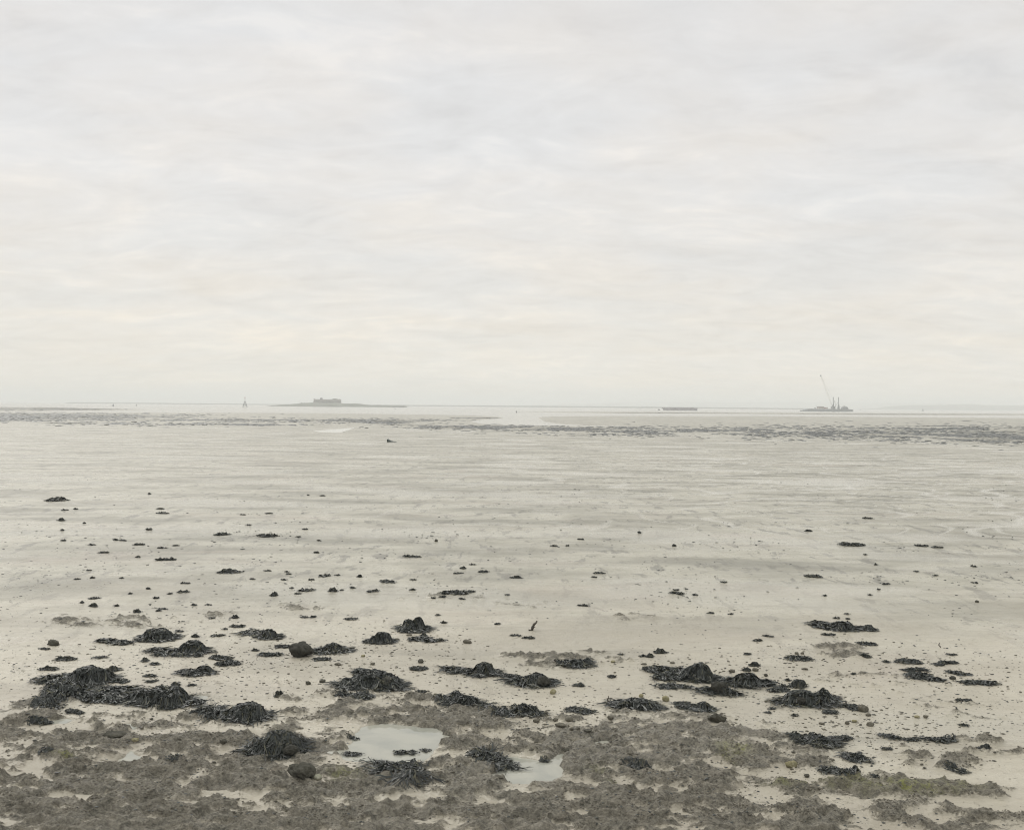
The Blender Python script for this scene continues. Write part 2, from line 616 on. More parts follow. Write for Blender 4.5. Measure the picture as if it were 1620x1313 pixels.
# seaweed: dark leathery fronds, some bluish, some olive
def weed_mat(name, dark, olive, pale):
    mt, t, b = new_mat(name)
    tint = attr(t, 'tint')
    co = coords(t)
    c = ramp(t, tint, [(0.0, dark), (0.55, olive), (0.88, olive), (1.0, pale)])
    n = noise_tex(t, co, 45.0, 3)
    c = mixc(t, ramp(t, n, [(0.45, 0.0), (0.7, 0.5)]), c, dark)
    lk(t, c, b.inputs['Base Color'])
    b.inputs['Roughness'].default_value = 0.33
    b.inputs['IOR'].default_value = 1.42
    bump(t, b, noise_tex(t, co, 90.0, 2), 0.35, 0.004)
    return mt


M_weed = weed_mat('bladderwrack', (0.016, 0.019, 0.018), (0.042, 0.048, 0.042), (0.105, 0.10, 0.06))
M_weed_b = weed_mat('bladderwrack_brown', (0.03, 0.028, 0.02), (0.075, 0.066, 0.042), (0.16, 0.13, 0.06))


def rock_mat(name, a, bb, cc, spots=0.5):
    mt, t, b = new_mat(name)
    co = coords(t)
    n1 = noise_tex(t, co, 9.0, 6, 0.65)
    n2 = noise_tex(t, co, 60.0, 4, 0.75)
    c = mixc(t, ramp(t, n1, [(0.36, 0.0), (0.64, 1.0)]), a, bb)
    c = mixc(t, ramp(t, n2, [(0.56, 0.0), (0.68, spots)]), c, cc)
    lk(t, c, b.inputs['Base Color'])
    b.inputs['Roughness'].default_value = 0.8
    b.inputs['Specular IOR Level'].default_value = 0.25
    bump(t, b, mth(t, 'ADD', n1, mth(t, 'MULTIPLY', n2, 0.8)), 1.0, 0.035)
    return mt


M_rock = rock_mat('barnacled_rock', (0.038, 0.038, 0.031), (0.085, 0.083, 0.068), (0.20, 0.19, 0.16))
M_rock_o = rock_mat('olive_rock', (0.062, 0.060, 0.047), (0.125, 0.12, 0.094), (0.20, 0.19, 0.15), 0.5)
M_stone = rock_mat('brown_stone', (0.12, 0.112, 0.085), (0.20, 0.185, 0.145), (0.08, 0.075, 0.06), 0.5)
M_stone_y = rock_mat('yellow_stone', (0.28, 0.25, 0.13), (0.40, 0.37, 0.24), (0.20, 0.19, 0.08), 0.5)
M_stone_p = rock_mat('pale_stone', (0.36, 0.36, 0.26), (0.46, 0.45, 0.36), (0.22, 0.24, 0.10), 0.5)


def flat_mat(name, col, rough=0.6, var=0.25, scale=1.5, metal=0.0):
    mt, t, b = new_mat(name)
    co = coords(t)
    n = noise_tex(t, co, scale, 5, 0.6)
    d = tuple(v * (1 - var) for v in col)
    lk(t, mixc(t, ramp(t, n, [(0.4, 0.0), (0.65, 1.0)]), col, d), b.inputs['Base Color'])
    b.inputs['Roughness'].default_value = rough
    b.inputs['Metallic'].default_value = metal
    return mt


M_turf = flat_mat('algae_crust', (0.15, 0.135, 0.102), 0.8, 0.55, 30)
M_wood = flat_mat('sodden_wood', (0.075, 0.062, 0.045), 0.6, 0.5, 14)
M_fort = flat_mat('fort_masonry', (0.33, 0.305, 0.28), 0.8, 0.3, 0.25)
M_fort_d = flat_mat('fort_opening', (0.03, 0.03, 0.03), 0.9, 0.2, 1)
M_scrub = flat_mat('island_scrub', (0.13, 0.14, 0.105), 0.9, 0.4, 0.06)
M_land = flat_mat('distant_land', (0.10, 0.11, 0.085), 0.9, 0.4, 0.01)
M_steel = flat_mat('dark_steel', (0.13, 0.145, 0.16), 0.5, 0.3, 0.3)
M_hull = flat_mat('barge_hull', (0.21, 0.235, 0.25), 0.6, 0.3, 0.15)
M_hull2 = flat_mat('lighter_hull', (0.33, 0.31, 0.33), 0.6, 0.3, 0.2)
M_white = flat_mat('white_paint', (0.70, 0.70, 0.68), 0.5, 0.15, 0.6)
M_red = flat_mat('red_paint', (0.36, 0.10, 0.08), 0.5, 0.2, 0.6)
M_pink = flat_mat('faded_paint', (0.42, 0.33, 0.29), 0.6, 0.2, 0.6)
M_jib = flat_mat('jib_paint', (0.5, 0.48, 0.38), 0.5, 0.2, 0.5)
M_black = flat_mat('black_tar', (0.03, 0.035, 0.033), 0.5, 0.3, 3)
M_bgreen = flat_mat('green_black_plate', (0.025, 0.045, 0.04), 0.5, 0.3, 3)
M_glass = flat_mat('cabin_glass', (0.02, 0.03, 0.04), 0.1, 0.1, 1)

# ------------------------------------------------------------------ the mud sheet
h0 = 4.0 * F * 1024 / 1620
rows = []
inv = 1 / 5.0
def rows_to(y_end, step):
    global inv
    while inv > 1 / y_end:
        rows.append(1 / inv)
        inv -= step / h0
rows_to(9.6, 4.0)
rows_to(26, 0.85)
rows_to(60, 0.75)
rows_to(250, 0.42)
rows_to(900, 0.14)
rows_to(2600, 0.10)
rows.append(2600.0)
Y = np.array(rows)
U = np.concatenate([np.linspace(-3.0, -0.66, 30)[:-1], np.linspace(-0.66, 0.66, 880), np.linspace(0.66, 3.0, 30)[1:]])
NU = len(U)
gx = (U[None, :] * Y[:, None])
gy = np.repeat(Y[:, None], NU, 1)
jit = np.minimum(Y[:, None] * 0.0006, 0.01)
gx = gx + rng.uniform(-1, 1, gx.shape) * jit
X1, Y1 = gx.ravel(), gy.ravel()
Z1, T1, PL1 = ground(X1, Y1, True)
M1 = np.zeros(X1.shape)
for (cx, cy_, rx, ry, wt) in TURF_W:
    M1 = np.maximum(M1, wt * np.exp(-0.5 * (((X1 - cx) / rx) ** 2 + ((Y1 - cy_) / ry) ** 2)))
CL1 = sstep(.25, .8, M1)
# green film of algae
GREEN = [(1430, 1247, 90, 9, 1), (1360, 1238, 60, 8, .8), (1160, 1191, 22, 10, 1), (1150, 1205, 12, 8, .8), (105, 1197, 18, 5, 1), (110, 1148, 22, 7, .5),
         (548, 1224, 30, 9, .7), (955, 1222, 22, 7, .5), (985, 1242, 20, 6, .7), (1250, 1245, 60, 6, .6), (480, 960, 20, 4, .3)]
G1 = np.zeros(X1.shape)
nr = Y1 < 20
for cx, cy_, rx, ry, wt in GREEN:
    cpt = at(cx, cy_)
    dd = ry * cpt[1] ** 2 / (ZC * F)
    r2 = ((X1 - cpt[0]) / (rx / F * cpt[1])) ** 2 + ((Y1 - cpt[1]) / dd) ** 2
    G1 = np.maximum(G1, wt * np.exp(-r2))
G1 = np.clip(G1 * (0.8 + 0.9 * fbm(X1 * 5, Y1 * 5, 3, 51)), 0, 1) * nr
# drainage rills and wet film on the middle flat
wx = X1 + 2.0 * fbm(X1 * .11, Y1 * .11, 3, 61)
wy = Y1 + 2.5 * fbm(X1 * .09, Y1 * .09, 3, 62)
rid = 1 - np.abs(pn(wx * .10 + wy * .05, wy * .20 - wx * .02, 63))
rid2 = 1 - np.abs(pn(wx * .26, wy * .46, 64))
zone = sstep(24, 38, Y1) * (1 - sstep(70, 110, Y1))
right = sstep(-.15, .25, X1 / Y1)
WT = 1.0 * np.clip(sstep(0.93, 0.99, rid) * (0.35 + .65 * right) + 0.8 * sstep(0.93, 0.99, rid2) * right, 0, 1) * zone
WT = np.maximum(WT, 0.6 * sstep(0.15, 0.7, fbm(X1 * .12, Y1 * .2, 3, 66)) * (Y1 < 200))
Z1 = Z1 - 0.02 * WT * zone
# dark weed-stained strips on the far flat
pxs, pys = proj(X1, Y1, Z1)
BEDS = [(60, 659, 260, 6.5, .8), (-60, 660, 300, 8, .9), (400, 664.5, 330, 1.2, .9), (600, 667, 70, 3.5, 1), (650, 672, 60, 2, .7), (110, 669.6, 60, 1.2, 1),
        (400, 672.6, 64, 1.2, 1), (760, 676.5, 130, 3.2, .9), (880, 679, 160, 5, .7), (1130, 682, 200, 9, .52), (1380, 686, 260, 13, .62),
        (1600, 690, 200, 17, .68), (1000, 684, 200, 8, .42), (1500, 678, 130, 2.2, .7), (760, 661.5, 50, .8, .9), (800, 671, 22, .8, 1), (1475, 674, 40, .9, 1),
        (110, 646.8, 120, 4, 1.0), (-150, 646.5, 300, 5, 1.0), (1350, 655.6, 330, 1.2, .9), (1050, 653.2, 160, 1.0, .85), (1530, 666, 14, .7, 1), (300, 672, 200, 4, .35), (500, 666, 200, 4, .4)]
B1 = np.zeros(X1.shape)
fsel = (Y1 > 85)
for cx, cy_, rx, ry, wt in BEDS:
    r2 = ((pxs[fsel] - cx) / rx) ** 2 + ((pys[fsel] - cy_) / ry) ** 2
    B1[fsel] = np.maximum(B1[fsel], wt * np.exp(-r2))
B1 = B1 * (Z1 > ZW + 0.03)
nr_, nc_ = gx.shape
idx = np.arange(nr_ * nc_).reshape(nr_, nc_)
Q = np.stack([idx[:-1, :-1], idx[:-1, 1:], idx[1:, 1:], idx[1:, :-1]], -1).reshape(-1, 4)
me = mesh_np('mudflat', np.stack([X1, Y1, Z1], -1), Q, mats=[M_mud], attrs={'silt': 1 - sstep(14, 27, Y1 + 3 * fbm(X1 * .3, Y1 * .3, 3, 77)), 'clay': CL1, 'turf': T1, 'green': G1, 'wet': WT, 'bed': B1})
tag(obj('mudflat', me), kind='structure')

# the sea sheet reaches the horizon all round
SEA_R = 11500
n = 96
vs = [(0, 400, ZW)] + [(SEA_R * math.cos(2 * math.pi * k / n), SEA_R * math.sin(2 * math.pi * k / n), ZW) for k in range(n)]
ms = MB().add(vs, [(0, 1 + k, 1 + (k + 1) % n) for k in range(n)])
tag(ms.build('water', M_sea), kind='structure')

for (name, poly), (pw, lev, rad) in zip(POOLS, POOL_W):
    cpt = np.mean(pw, 0)
    ring = [((p[0] - cpt[0]) * 1.18 + cpt[0], (p[1] - cpt[1]) * 1.25 + cpt[1], lev) for p in pw]
    mb = MB().add([(cpt[0], cpt[1], lev)] + ring, [(0, 1 + k, 1 + (k + 1) % len(ring)) for k in range(len(ring))])
    o = mb.build('pool', M_pool)
    tag(o, kind='structure')

# ------------------------------------------------------------------ far land
def strip_land(name, pts, dist, depth, mat, rough=1.0, seed=3, label=None, cat=None, kind='structure', nseg=200):
    """pts: (px, top py) of the skyline at that distance; a ridge with real depth"""
    xs = np.linspace(pts[0][0], pts[-1][0], nseg)
    tops = np.interp(xs, [p[0] for p in pts], [p[1] for p in pts])
    V = []
    K = 7
    for k in range(K):
        q = k / (K - 1)
        prof = math.sin(math.pi * min(q * 1.0, 1.0)) ** 0.55 if 0 < k < K - 1 else 0
        d = dist - depth * 0.5 + depth * q
        dr = ray(xs, tops)
        t = dist / dr[:, 1]
        x = dr[:, 0] * t
        ztop = ZC + dr[:, 2] * t
        ztop = np.maximum(ztop, ZW + 0.2)
        nz = (fbm(x / (dist * .004), np.full(x.shape, q * 5.0), 4, seed) * rough)
        z = ZW - 0.3 + (ztop + nz * prof - ZW + 0.3) * prof
        V.append(np.stack([x * d / dist, np.full(x.shape, d), z], -1))
    V = np.array(V).reshape(-1, 3)
    id_ = np.arange(K * nseg).reshape(K, nseg)
    q = np.stack([id_[:-1, :-1], id_[:-1, 1:], id_[1:, 1:], id_[1:, :-1]], -1).reshape(-1, 4)
    o = obj(name, mesh_np(name, V, q, mats=[mat]))
    return tag(o, label, cat, kind=kind)


strip_land('far_shore', [(104, 637.1), (112, 636.4), (260, 637.6), (420, 639.2), (600, 640.2), (740, 641.3), (900, 642.4), (1050, 643.6), (1200, 645.2),
                         (1275, 646.0), (1330, 647.2)], 3300, 420, M_land, 0.35, 3)
strip_land('hills', [(1350, 648), (1385, 646.2), (1400, 643.6), (1425, 641.8), (1445, 640.6), (1470, 641.0), (1500, 640.4), (1530, 639.6), (1555, 641.0),
                     (1620, 642.0), (1800, 640), (2100, 642)], 5200, 900, M_land, 3.0, 9)
strip_land('hills', [(820, 641.5), (900, 638.8), (1000, 637.0), (1080, 636.0), (1160, 636.4), (1260, 635.8), (1380, 637.4), (1480, 637.4), (1560, 639.8), (1700, 640),
                     (1900, 642)], 9300, 1500, M_land, 5.0, 14)

# island under the fort
D_F = dist_of(530, 643.4, ZW)
k_ = D_F / F


def far_pt(px, py, d):
    dr = ray(px, py)
    return dr * (d / dr[1]) + np.array([0, 0, ZC])


def island():
    prof = [(424, 643.0), (428, 641.8), (440, 640.7), (455, 639.6), (466, 638.8), (480, 638.0), (492, 636.9), (500, 636.4), (535, 637.2), (545, 638.6), (560, 638.2), (570, 638.8),
            (580, 640.4), (590, 641.2), (598, 640.9), (615, 641.7), (630, 641.9), (642, 642.1), (643.5, 643.9)]
    nseg, K = 150, 13
    xs = np.linspace(424, 643.5, nseg)
    tops = np.interp(xs, [p[0] for p in prof], [p[1] for p in prof])
    V = []
    for k in range(K):
        q = k / (K - 1)
        for i, px in enumerate(xs):
            p = far_pt(px, tops[i], D_F)
            hh = max(p[2] - ZW, 0.25)
            half = 12 + 55 * math.exp(-((px - 520) / 45.0) ** 2)
            s = 2 * q - 1
            pf = max(0.0, 1 - abs(s) ** 2.2) ** 0.7
            z = ZW - 0.4 + (hh + 0.4) * pf
            V.append((p[0], D_F + s * half, z))
    V = np.array(V)
    V[:, 2] += 0.25 * fbm(V[:, 0] * .15, V[:, 1] * .15, 4, 71) * (V[:, 2] > 0)
    id_ = np.arange(K * nseg).reshape(K, nseg)
    q = np.stack([id_[:-1, :-1], id_[:-1, 1:], id_[1:, 1:], id_[1:, :-1]], -1).reshape(-1, 4)
    tag(obj('island', mesh_np('island', V, q, mats=[M_scrub])), kind='structure')


island()
# fort
fc = far_pt(518, 637.2, D_F)
zf = fc[2] - 1.2
fort = empty('fort', (fc[0], D_F, zf))
tag(fort, 'squat round masonry fort on top of the low island', 'fort')
Rf = 43 * k_ / 2
hf_ = 7.2
mb = MB()
mb.lathe([(Rf * 1.02, 0), (Rf, hf_ * .55), (Rf * 1.012, hf_ * .56), (Rf * 1.012, hf_ * .66), (Rf, hf_ * .67), (Rf, hf_ - 0.4), (Rf * .93, hf_ - .4), (Rf * .93, hf_ - 1.2)], 44)
mb.build('wall', M_fort, fort)
for kq in range(22):
    a = math.pi + math.pi * (kq + .5) / 22
    cx, cy_ = math.cos(a) * Rf * 1.005, math.sin(a) * Rf * 1.005
    mb = MB().box(-0.9, 0.9, -0.25, 0.15, 0, 1.3)
    o = mb.build('embrasure', M_fort_d, fort, (cx, cy_, hf_ * .30))
    o.rotation_euler = (0, 0, a + math.pi / 2)
mb = MB()
mb.lathe([(2.1, hf_ - 1.2), (2.1, hf_ + 1.6), (1.2, hf_ + 1.9)], 12, c=(-9.0, -6))
mb.build('lookout_turret', M_fort_d, fort)
mb = MB().prism([(8, hf_ - 1.2), (16.5, hf_ - 1.2), (16, hf_ + .35), (13, hf_ + .9), (10, hf_ + .6)], -8, 8)
mb.build('earth_bank', M_scrub, fort)
for sx in (-1, 1):
    mb = MB().box(-1.0, 1.0, -1.0, 1.0, hf_ - 1.4, hf_ + .35)
    mb.build('corner_block', M_fort, fort, (sx * Rf * .93, -Rf * .22, 0))
for xp, s in ((477, 1.0), (481.5, .7)):
    p = far_pt(xp, 638.9, D_F)
    o = MB().lathe([(1.7 * s, -1), (2.0 * s, .6), (1.4 * s, 1.6), (.5 * s, 2.1)], 9).build('bush', M_scrub, None, tuple(p))
    tag(o, 'larger dark bush left of the fort on the island' if s == 1 else 'smaller dark bush left of the fort on the island', 'bush', 'bushes on the island')
p = far_pt(612, 641.8, D_F)
mb = MB().prism([(-14, -.6), (28, -.6), (29, .9), (27, .5), (14, .5), (12, 1.0), (-12, .8), (-14, .4)], -3, 3)
tag(mb.build('breakwater', M_steel, None, (p[0], D_F - 8, ZW + .5)), 'low dark breakwater at the right tip of the fort island', 'breakwater')

# beacon: open A-frame tower
D_B = dist_of(387.5, 644.4, ZW)
pb = at(387.5, 644.4, ZW)
kb = D_B / F
bc = empty('beacon', (pb[0], pb[1], ZW))
tag(bc, 'thin four legged channel beacon standing in the water left of the island', 'beacon')
foot, top = 3.4 * kb, .9 * kb
for sx in (-1, 1):
    for sy in (-1, 1):
        MB().tube((sx * foot, sy * foot, -1.2), (sx * top, sy * top, 8.6 * kb), .26, .18, 8).build('leg', M_steel, bc)
for sy in (-1, 1):
    MB().tube((-foot * .72, sy * foot * .72, 2.8 * kb), (foot * .72, sy * foot * .72, 2.8 * kb), .2).build('brace', M_steel, bc)
    MB().tube((sy * foot * .72, -foot * .72, 2.8 * kb), (sy * foot * .72, foot * .72, 2.8 * kb), .2).build('brace', M_steel, bc)
    MB().tube((-sy * foot * .7, -foot * .68, 3.0 * kb), (sy * foot * .38, -foot * .38, 6.6 * kb), .15).build('brace', M_steel, bc)
MB().box(-1.5 * kb, 1.5 * kb, -1.5 * kb, 1.5 * kb, 8.3 * kb, 8.7 * kb).build('platform', M_steel, bc)
MB().tube((0, 0, 8.6 * kb), (0, 0, 14.6 * kb), .30, .18).build('mast', M_steel, bc)
MB().lathe([(.1, 14.2 * kb), (.75 * kb, 15.0 * kb), (.75 * kb, 15.9 * kb), (.1, 16.4 * kb)], 10).build('topmark', M_red, bc)


def buoy(px, py, hpx, label, mat, cone=True):
    p = at(px, py, ZW)
    k = p[1] / F
    r = hpx * k * .33
    e = empty('buoy', tuple(p))
    tag(e, label, 'buoy', 'buoys on the water')
    MB().lathe([(r * .8, -.3), (r * 1.2, .05), (r * 1.1, r * .5)], 12).build('float', mat, e)
    if cone:
        MB().lathe([(r * .95, r * .5), (r * .25, hpx * k * .8), (r * .2, hpx * k * .82)], 10).build('cone', mat, e)
    else:
        MB().lathe([(r * .6, r * .5), (r * .55, hpx * k * .8)], 10).build('drum', mat, e)
    MB().lathe([(r * .16, hpx * k * .8), (r * .3, hpx * k * .88), (r * .1, hpx * k)], 8).build('topmark', mat, e)


buoy(179, 642.6, 4.2, 'small dark conical buoy on the water at far left', M_steel)
buoy(216, 642.2, 2.6, 'tiny dark buoy just right of the conical buoy at far left', M_steel, False)
buoy(817, 652.9, 3.0, 'tiny dark buoy in the mouth of the inlet', M_black, False)
buoy(625, 647.6, 2.4, 'tiny dark buoy below the right tip of the island', M_steel, False)
buoy(1460, 650.2, 4.0, 'dark conical buoy in front of the hazy hill at right', M_bgreen)
buoy(1361, 649.5, 2.4, 'tiny dark buoy just right of the crane barge', M_steel, False)

# lighter / hulk in the middle distance and a small launch ahead of it
pl = at(1075, 649.3, ZW)
kl = pl[1] / F
e = empty('barge', tuple(pl))
tag(e, 'long low purple grey empty barge lying in the channel', 'barge')
Lh = 27 * kl
MB().prism([(-Lh + 3.0 * kl, -.6), (Lh - 1.0 * kl, -.6), (Lh, 2.2), (Lh, 4.0 * kl), (Lh - 4 * kl, 4.0 * kl), (Lh - 4.2 * kl, 3.8 * kl), (-Lh + 3 * kl, 3.8 * kl), (-Lh, 4.4 * kl), (-Lh + .8 * kl, 2.8)],
           -7, 7).build('hull', M_hull2, e)
for i in range(5):
    MB().box(-Lh * .8 + i * Lh * .33, -Lh * .8 + i * Lh * .33 + Lh * .28, -6, 6, 3.82 * kl, 4.5 * kl).build('hatch', M_hull2, e)
MB().box(Lh - 4.6 * kl, Lh - .6 * kl, -7.05, 7.05, .8, 1.6).build('fender', M_black, e)
MB().box(Lh - 9 * kl, Lh - 6.5 * kl, -3, 3, 4.2 * kl, 5.0 * kl).build('deckhouse', M_hull, e)
pl2 = at(1042.5, 649.0, ZW)
e = empty('launch', tuple(pl2))
tag(e, 'tiny dark launch on the water left of the long barge', 'boat')
k2 = pl2[1] / F
MB().prism([(-1.7 * k2, .5), (-1.5 * k2, -.3), (1.3 * k2, -.3), (1.8 * k2, .9), (1.2 * k2, .7)], -1, 1).build('hull', M_black, e)
MB().box(-.8 * k2, .4 * k2, -.8, .8, .5, 1.5).build('cabin', M_hull, e)

# crane barge
pc = at(1308, 650.9, ZW)
kc = pc[1] / F
e = empty('crane_barge', tuple(pc))
tag(e, 'dark grey crane barge with tall leaning jib and two upright legs', 'barge')


def bx(px): return (px - 1308) * kc
def bz(py): return (650.9 - py) * kc


mb = MB().prism([(bx(1270), -.6), (bx(1344), -.6), (bx(1347), 1.4), (bx(1346), bz(647.6)), (bx(1338), bz(646.9)), (bx(1312), bz(647.4)), (bx(1276), bz(647.2)),
                 (bx(1272), bz(648.6)), (bx(1268), bz(649.2)), (bx(1267.4), bz(649.8))], -9, 9)
mb.build('hull', M_hull, e)
MB().box(bx(1276), bx(1340), -8.9, 8.9, bz(646.9), bz(646.7)).build('deck', M_steel, e)
for px in (1316, 1324.4):
    mb = MB()
    mb.box(bx(px) - .36, bx(px) + .36, -6.3, -5.5, 0, bz(628.2))
    mb.build('spud_leg', M_steel, e)
    MB().prism([(bx(px) - 1.2, bz(646.9)), (bx(px) + 1.2, bz(646.9)), (bx(px) + .55, bz(640)), (bx(px) - .55, bz(640))], -7.6, -4.4).build('spud_guide', M_steel, e)
# crane: pedestal, cab, lattice jib, back stay
cr = MB().box(bx(1315.2), bx(1320.4), -3, 3, bz(647), bz(643.2)).build('crane_house', M_steel, e)
MB().box(bx(1315.4), bx(1316.8), -3.3, -2.4, bz(645.6), bz(644)).build('cab_window', M_glass, cr)
a0, a1 = Vector((bx(1316.4), 0, bz(643))), Vector((bx(1297.9), 0, bz(594.2)))
mb = MB()
dv = (a1 - a0)
sx = Vector((-dv.z, 0, dv.x)).normalized()
NS = 22
def jw(q): return .15 + .62 * math.sin(math.pi * min(1, max(0, q * .92 + .06))) ** .6
for s1 in (-1, 1):
    for s2 in (-1, 1):
        for i in range(NS):
            q0, q1 = i / NS, (i + 1) / NS
            mb.tube(a0 + dv * q0 + sx * (s1 * jw(q0)) + Vector((0, s2 * jw(q0), 0)), a0 + dv * q1 + sx * (s1 * jw(q1)) + Vector((0, s2 * jw(q1), 0)), .06, None, 4)
for s2 in (-1, 1):
    for i in range(NS):
        q0, q1 = i / NS, (i + 1) / NS
        s1 = 1 if i % 2 else -1
        mb.tube(a0 + dv * q0 + sx * (s1 * jw(q0)) + Vector((0, s2 * jw(q0), 0)), a0 + dv * q1 + sx * (-s1 * jw(q1)) + Vector((0, s2 * jw(q1), 0)), .04, None, 4)
jib = mb.build('jib', M_jib, e)
MB().box(a1.x - .9, a1.x + .7, -.6, .6, a1.z - 1.2, a1.z + .5).build('jib_head', M_steel, jib)
MB().tube((a1.x, 0, a1.z), (bx(1319.6), 0, bz(634)), .05, None, 4).build('stay_wire', M_steel, e)
MB().tube((bx(1318), 0, bz(643)), (bx(1320.6), 0, bz(633)), .22, .16, 6).build('gantry', M_steel, e)
MB().tube((bx(1320.6), 0, bz(633)), (bx(1322.6), 0, bz(646)), .14, None, 6).build('gantry', M_steel, e)
MB().tube((bx(1324), -4, bz(636.5)), (bx(1318.6), -4, bz(645)), .2, None, 6).build('brace', M_steel, e)
MB().tube((bx(1316.4), -4, bz(640)), (bx(1318.4), -4, bz(645.6)), .35, .25, 6).build('brace', M_steel, e)
MB().tube((bx(1325), 0, bz(644.6)), (bx(1334), 0, bz(643.3)), .16, None, 6).build('boom', M_steel, e)
# deck houses and gear
dh = MB().box(bx(1293.5), bx(1302), -5, 4, bz(646.7), bz(643.6)).build('deckhouse', M_pink, e)
MB().box(bx(1293), bx(1302.4), -5.4, 4.4, bz(643.6), bz(643.1)).build('roof', M_steel, dh)
for i in range(5):
    MB().box(bx(1294.4 + 1.5 * i), bx(1295.2 + 1.5 * i), -5.06, -4.9, bz(645.4), bz(644.5)).build('window', M_glass, dh)
MB().box(bx(1303), bx(1304.6), -4, 0, bz(646.7), bz(644.6)).build('container', M_red, e)
MB().box(bx(1305), bx(1308.4), -4, 0, bz(646.7), bz(644.3)).build('container', M_pink, e)
MB().lathe([(.9, bz(646.7)), (.9, bz(645.3)), (.5, bz(645))], 10, c=(bx(1288), -4)).build('winch', M_steel, e)
wh = MB().prism([(bx(1331.5), bz(647)), (bx(1341), bz(647)), (bx(1339), bz(643.4)), (bx(1335.4), bz(642.9)), (bx(1332.4), bz(644.6))], -4, 4).build('wheelhouse', M_hull, e)
MB().box(bx(1333.8), bx(1336.6), -2, 2, bz(643.2), bz(641.6)).build('bridge', M_white, wh)
MB().box(bx(1337.4), bx(1339.6), -4.1, -3.9, bz(645.6), bz(644.2)).build('window', M_glass, wh)
MB().tube((bx(1292.2), 0, bz(646.7)), (bx(1292.2), 0, bz(641.2)), .14, .08, 6).build('mast', M_steel, e)

# ------------------------------------------------------------------ seaweed builder
class Clump:
    """blobs: (x, y, a, b, h, power, rot)"""
    def __init__(self, blobs, seed):
        self.b = blobs
        self.seed = seed

    def h(self, x, y):
        out = np.zeros(np.shape(x))
        wob = 0.26 * pn(np.asarray(x) * 5.5, np.asarray(y) * 5.5, self.seed) + 0.14 * pn(np.asarray(x) * 14, np.asarray(y) * 14, self.seed + 1)
        for (cx, cy_, a, b_, hh, pw) in self.b:
            r = np.sqrt(((x - cx) / a) ** 2 + ((y - cy_) / b_) ** 2) + wob
            out = np.maximum(out, hh * np.clip(1 - np.clip(r, 0, 2) ** 2, 0, 1) ** pw)
        return out


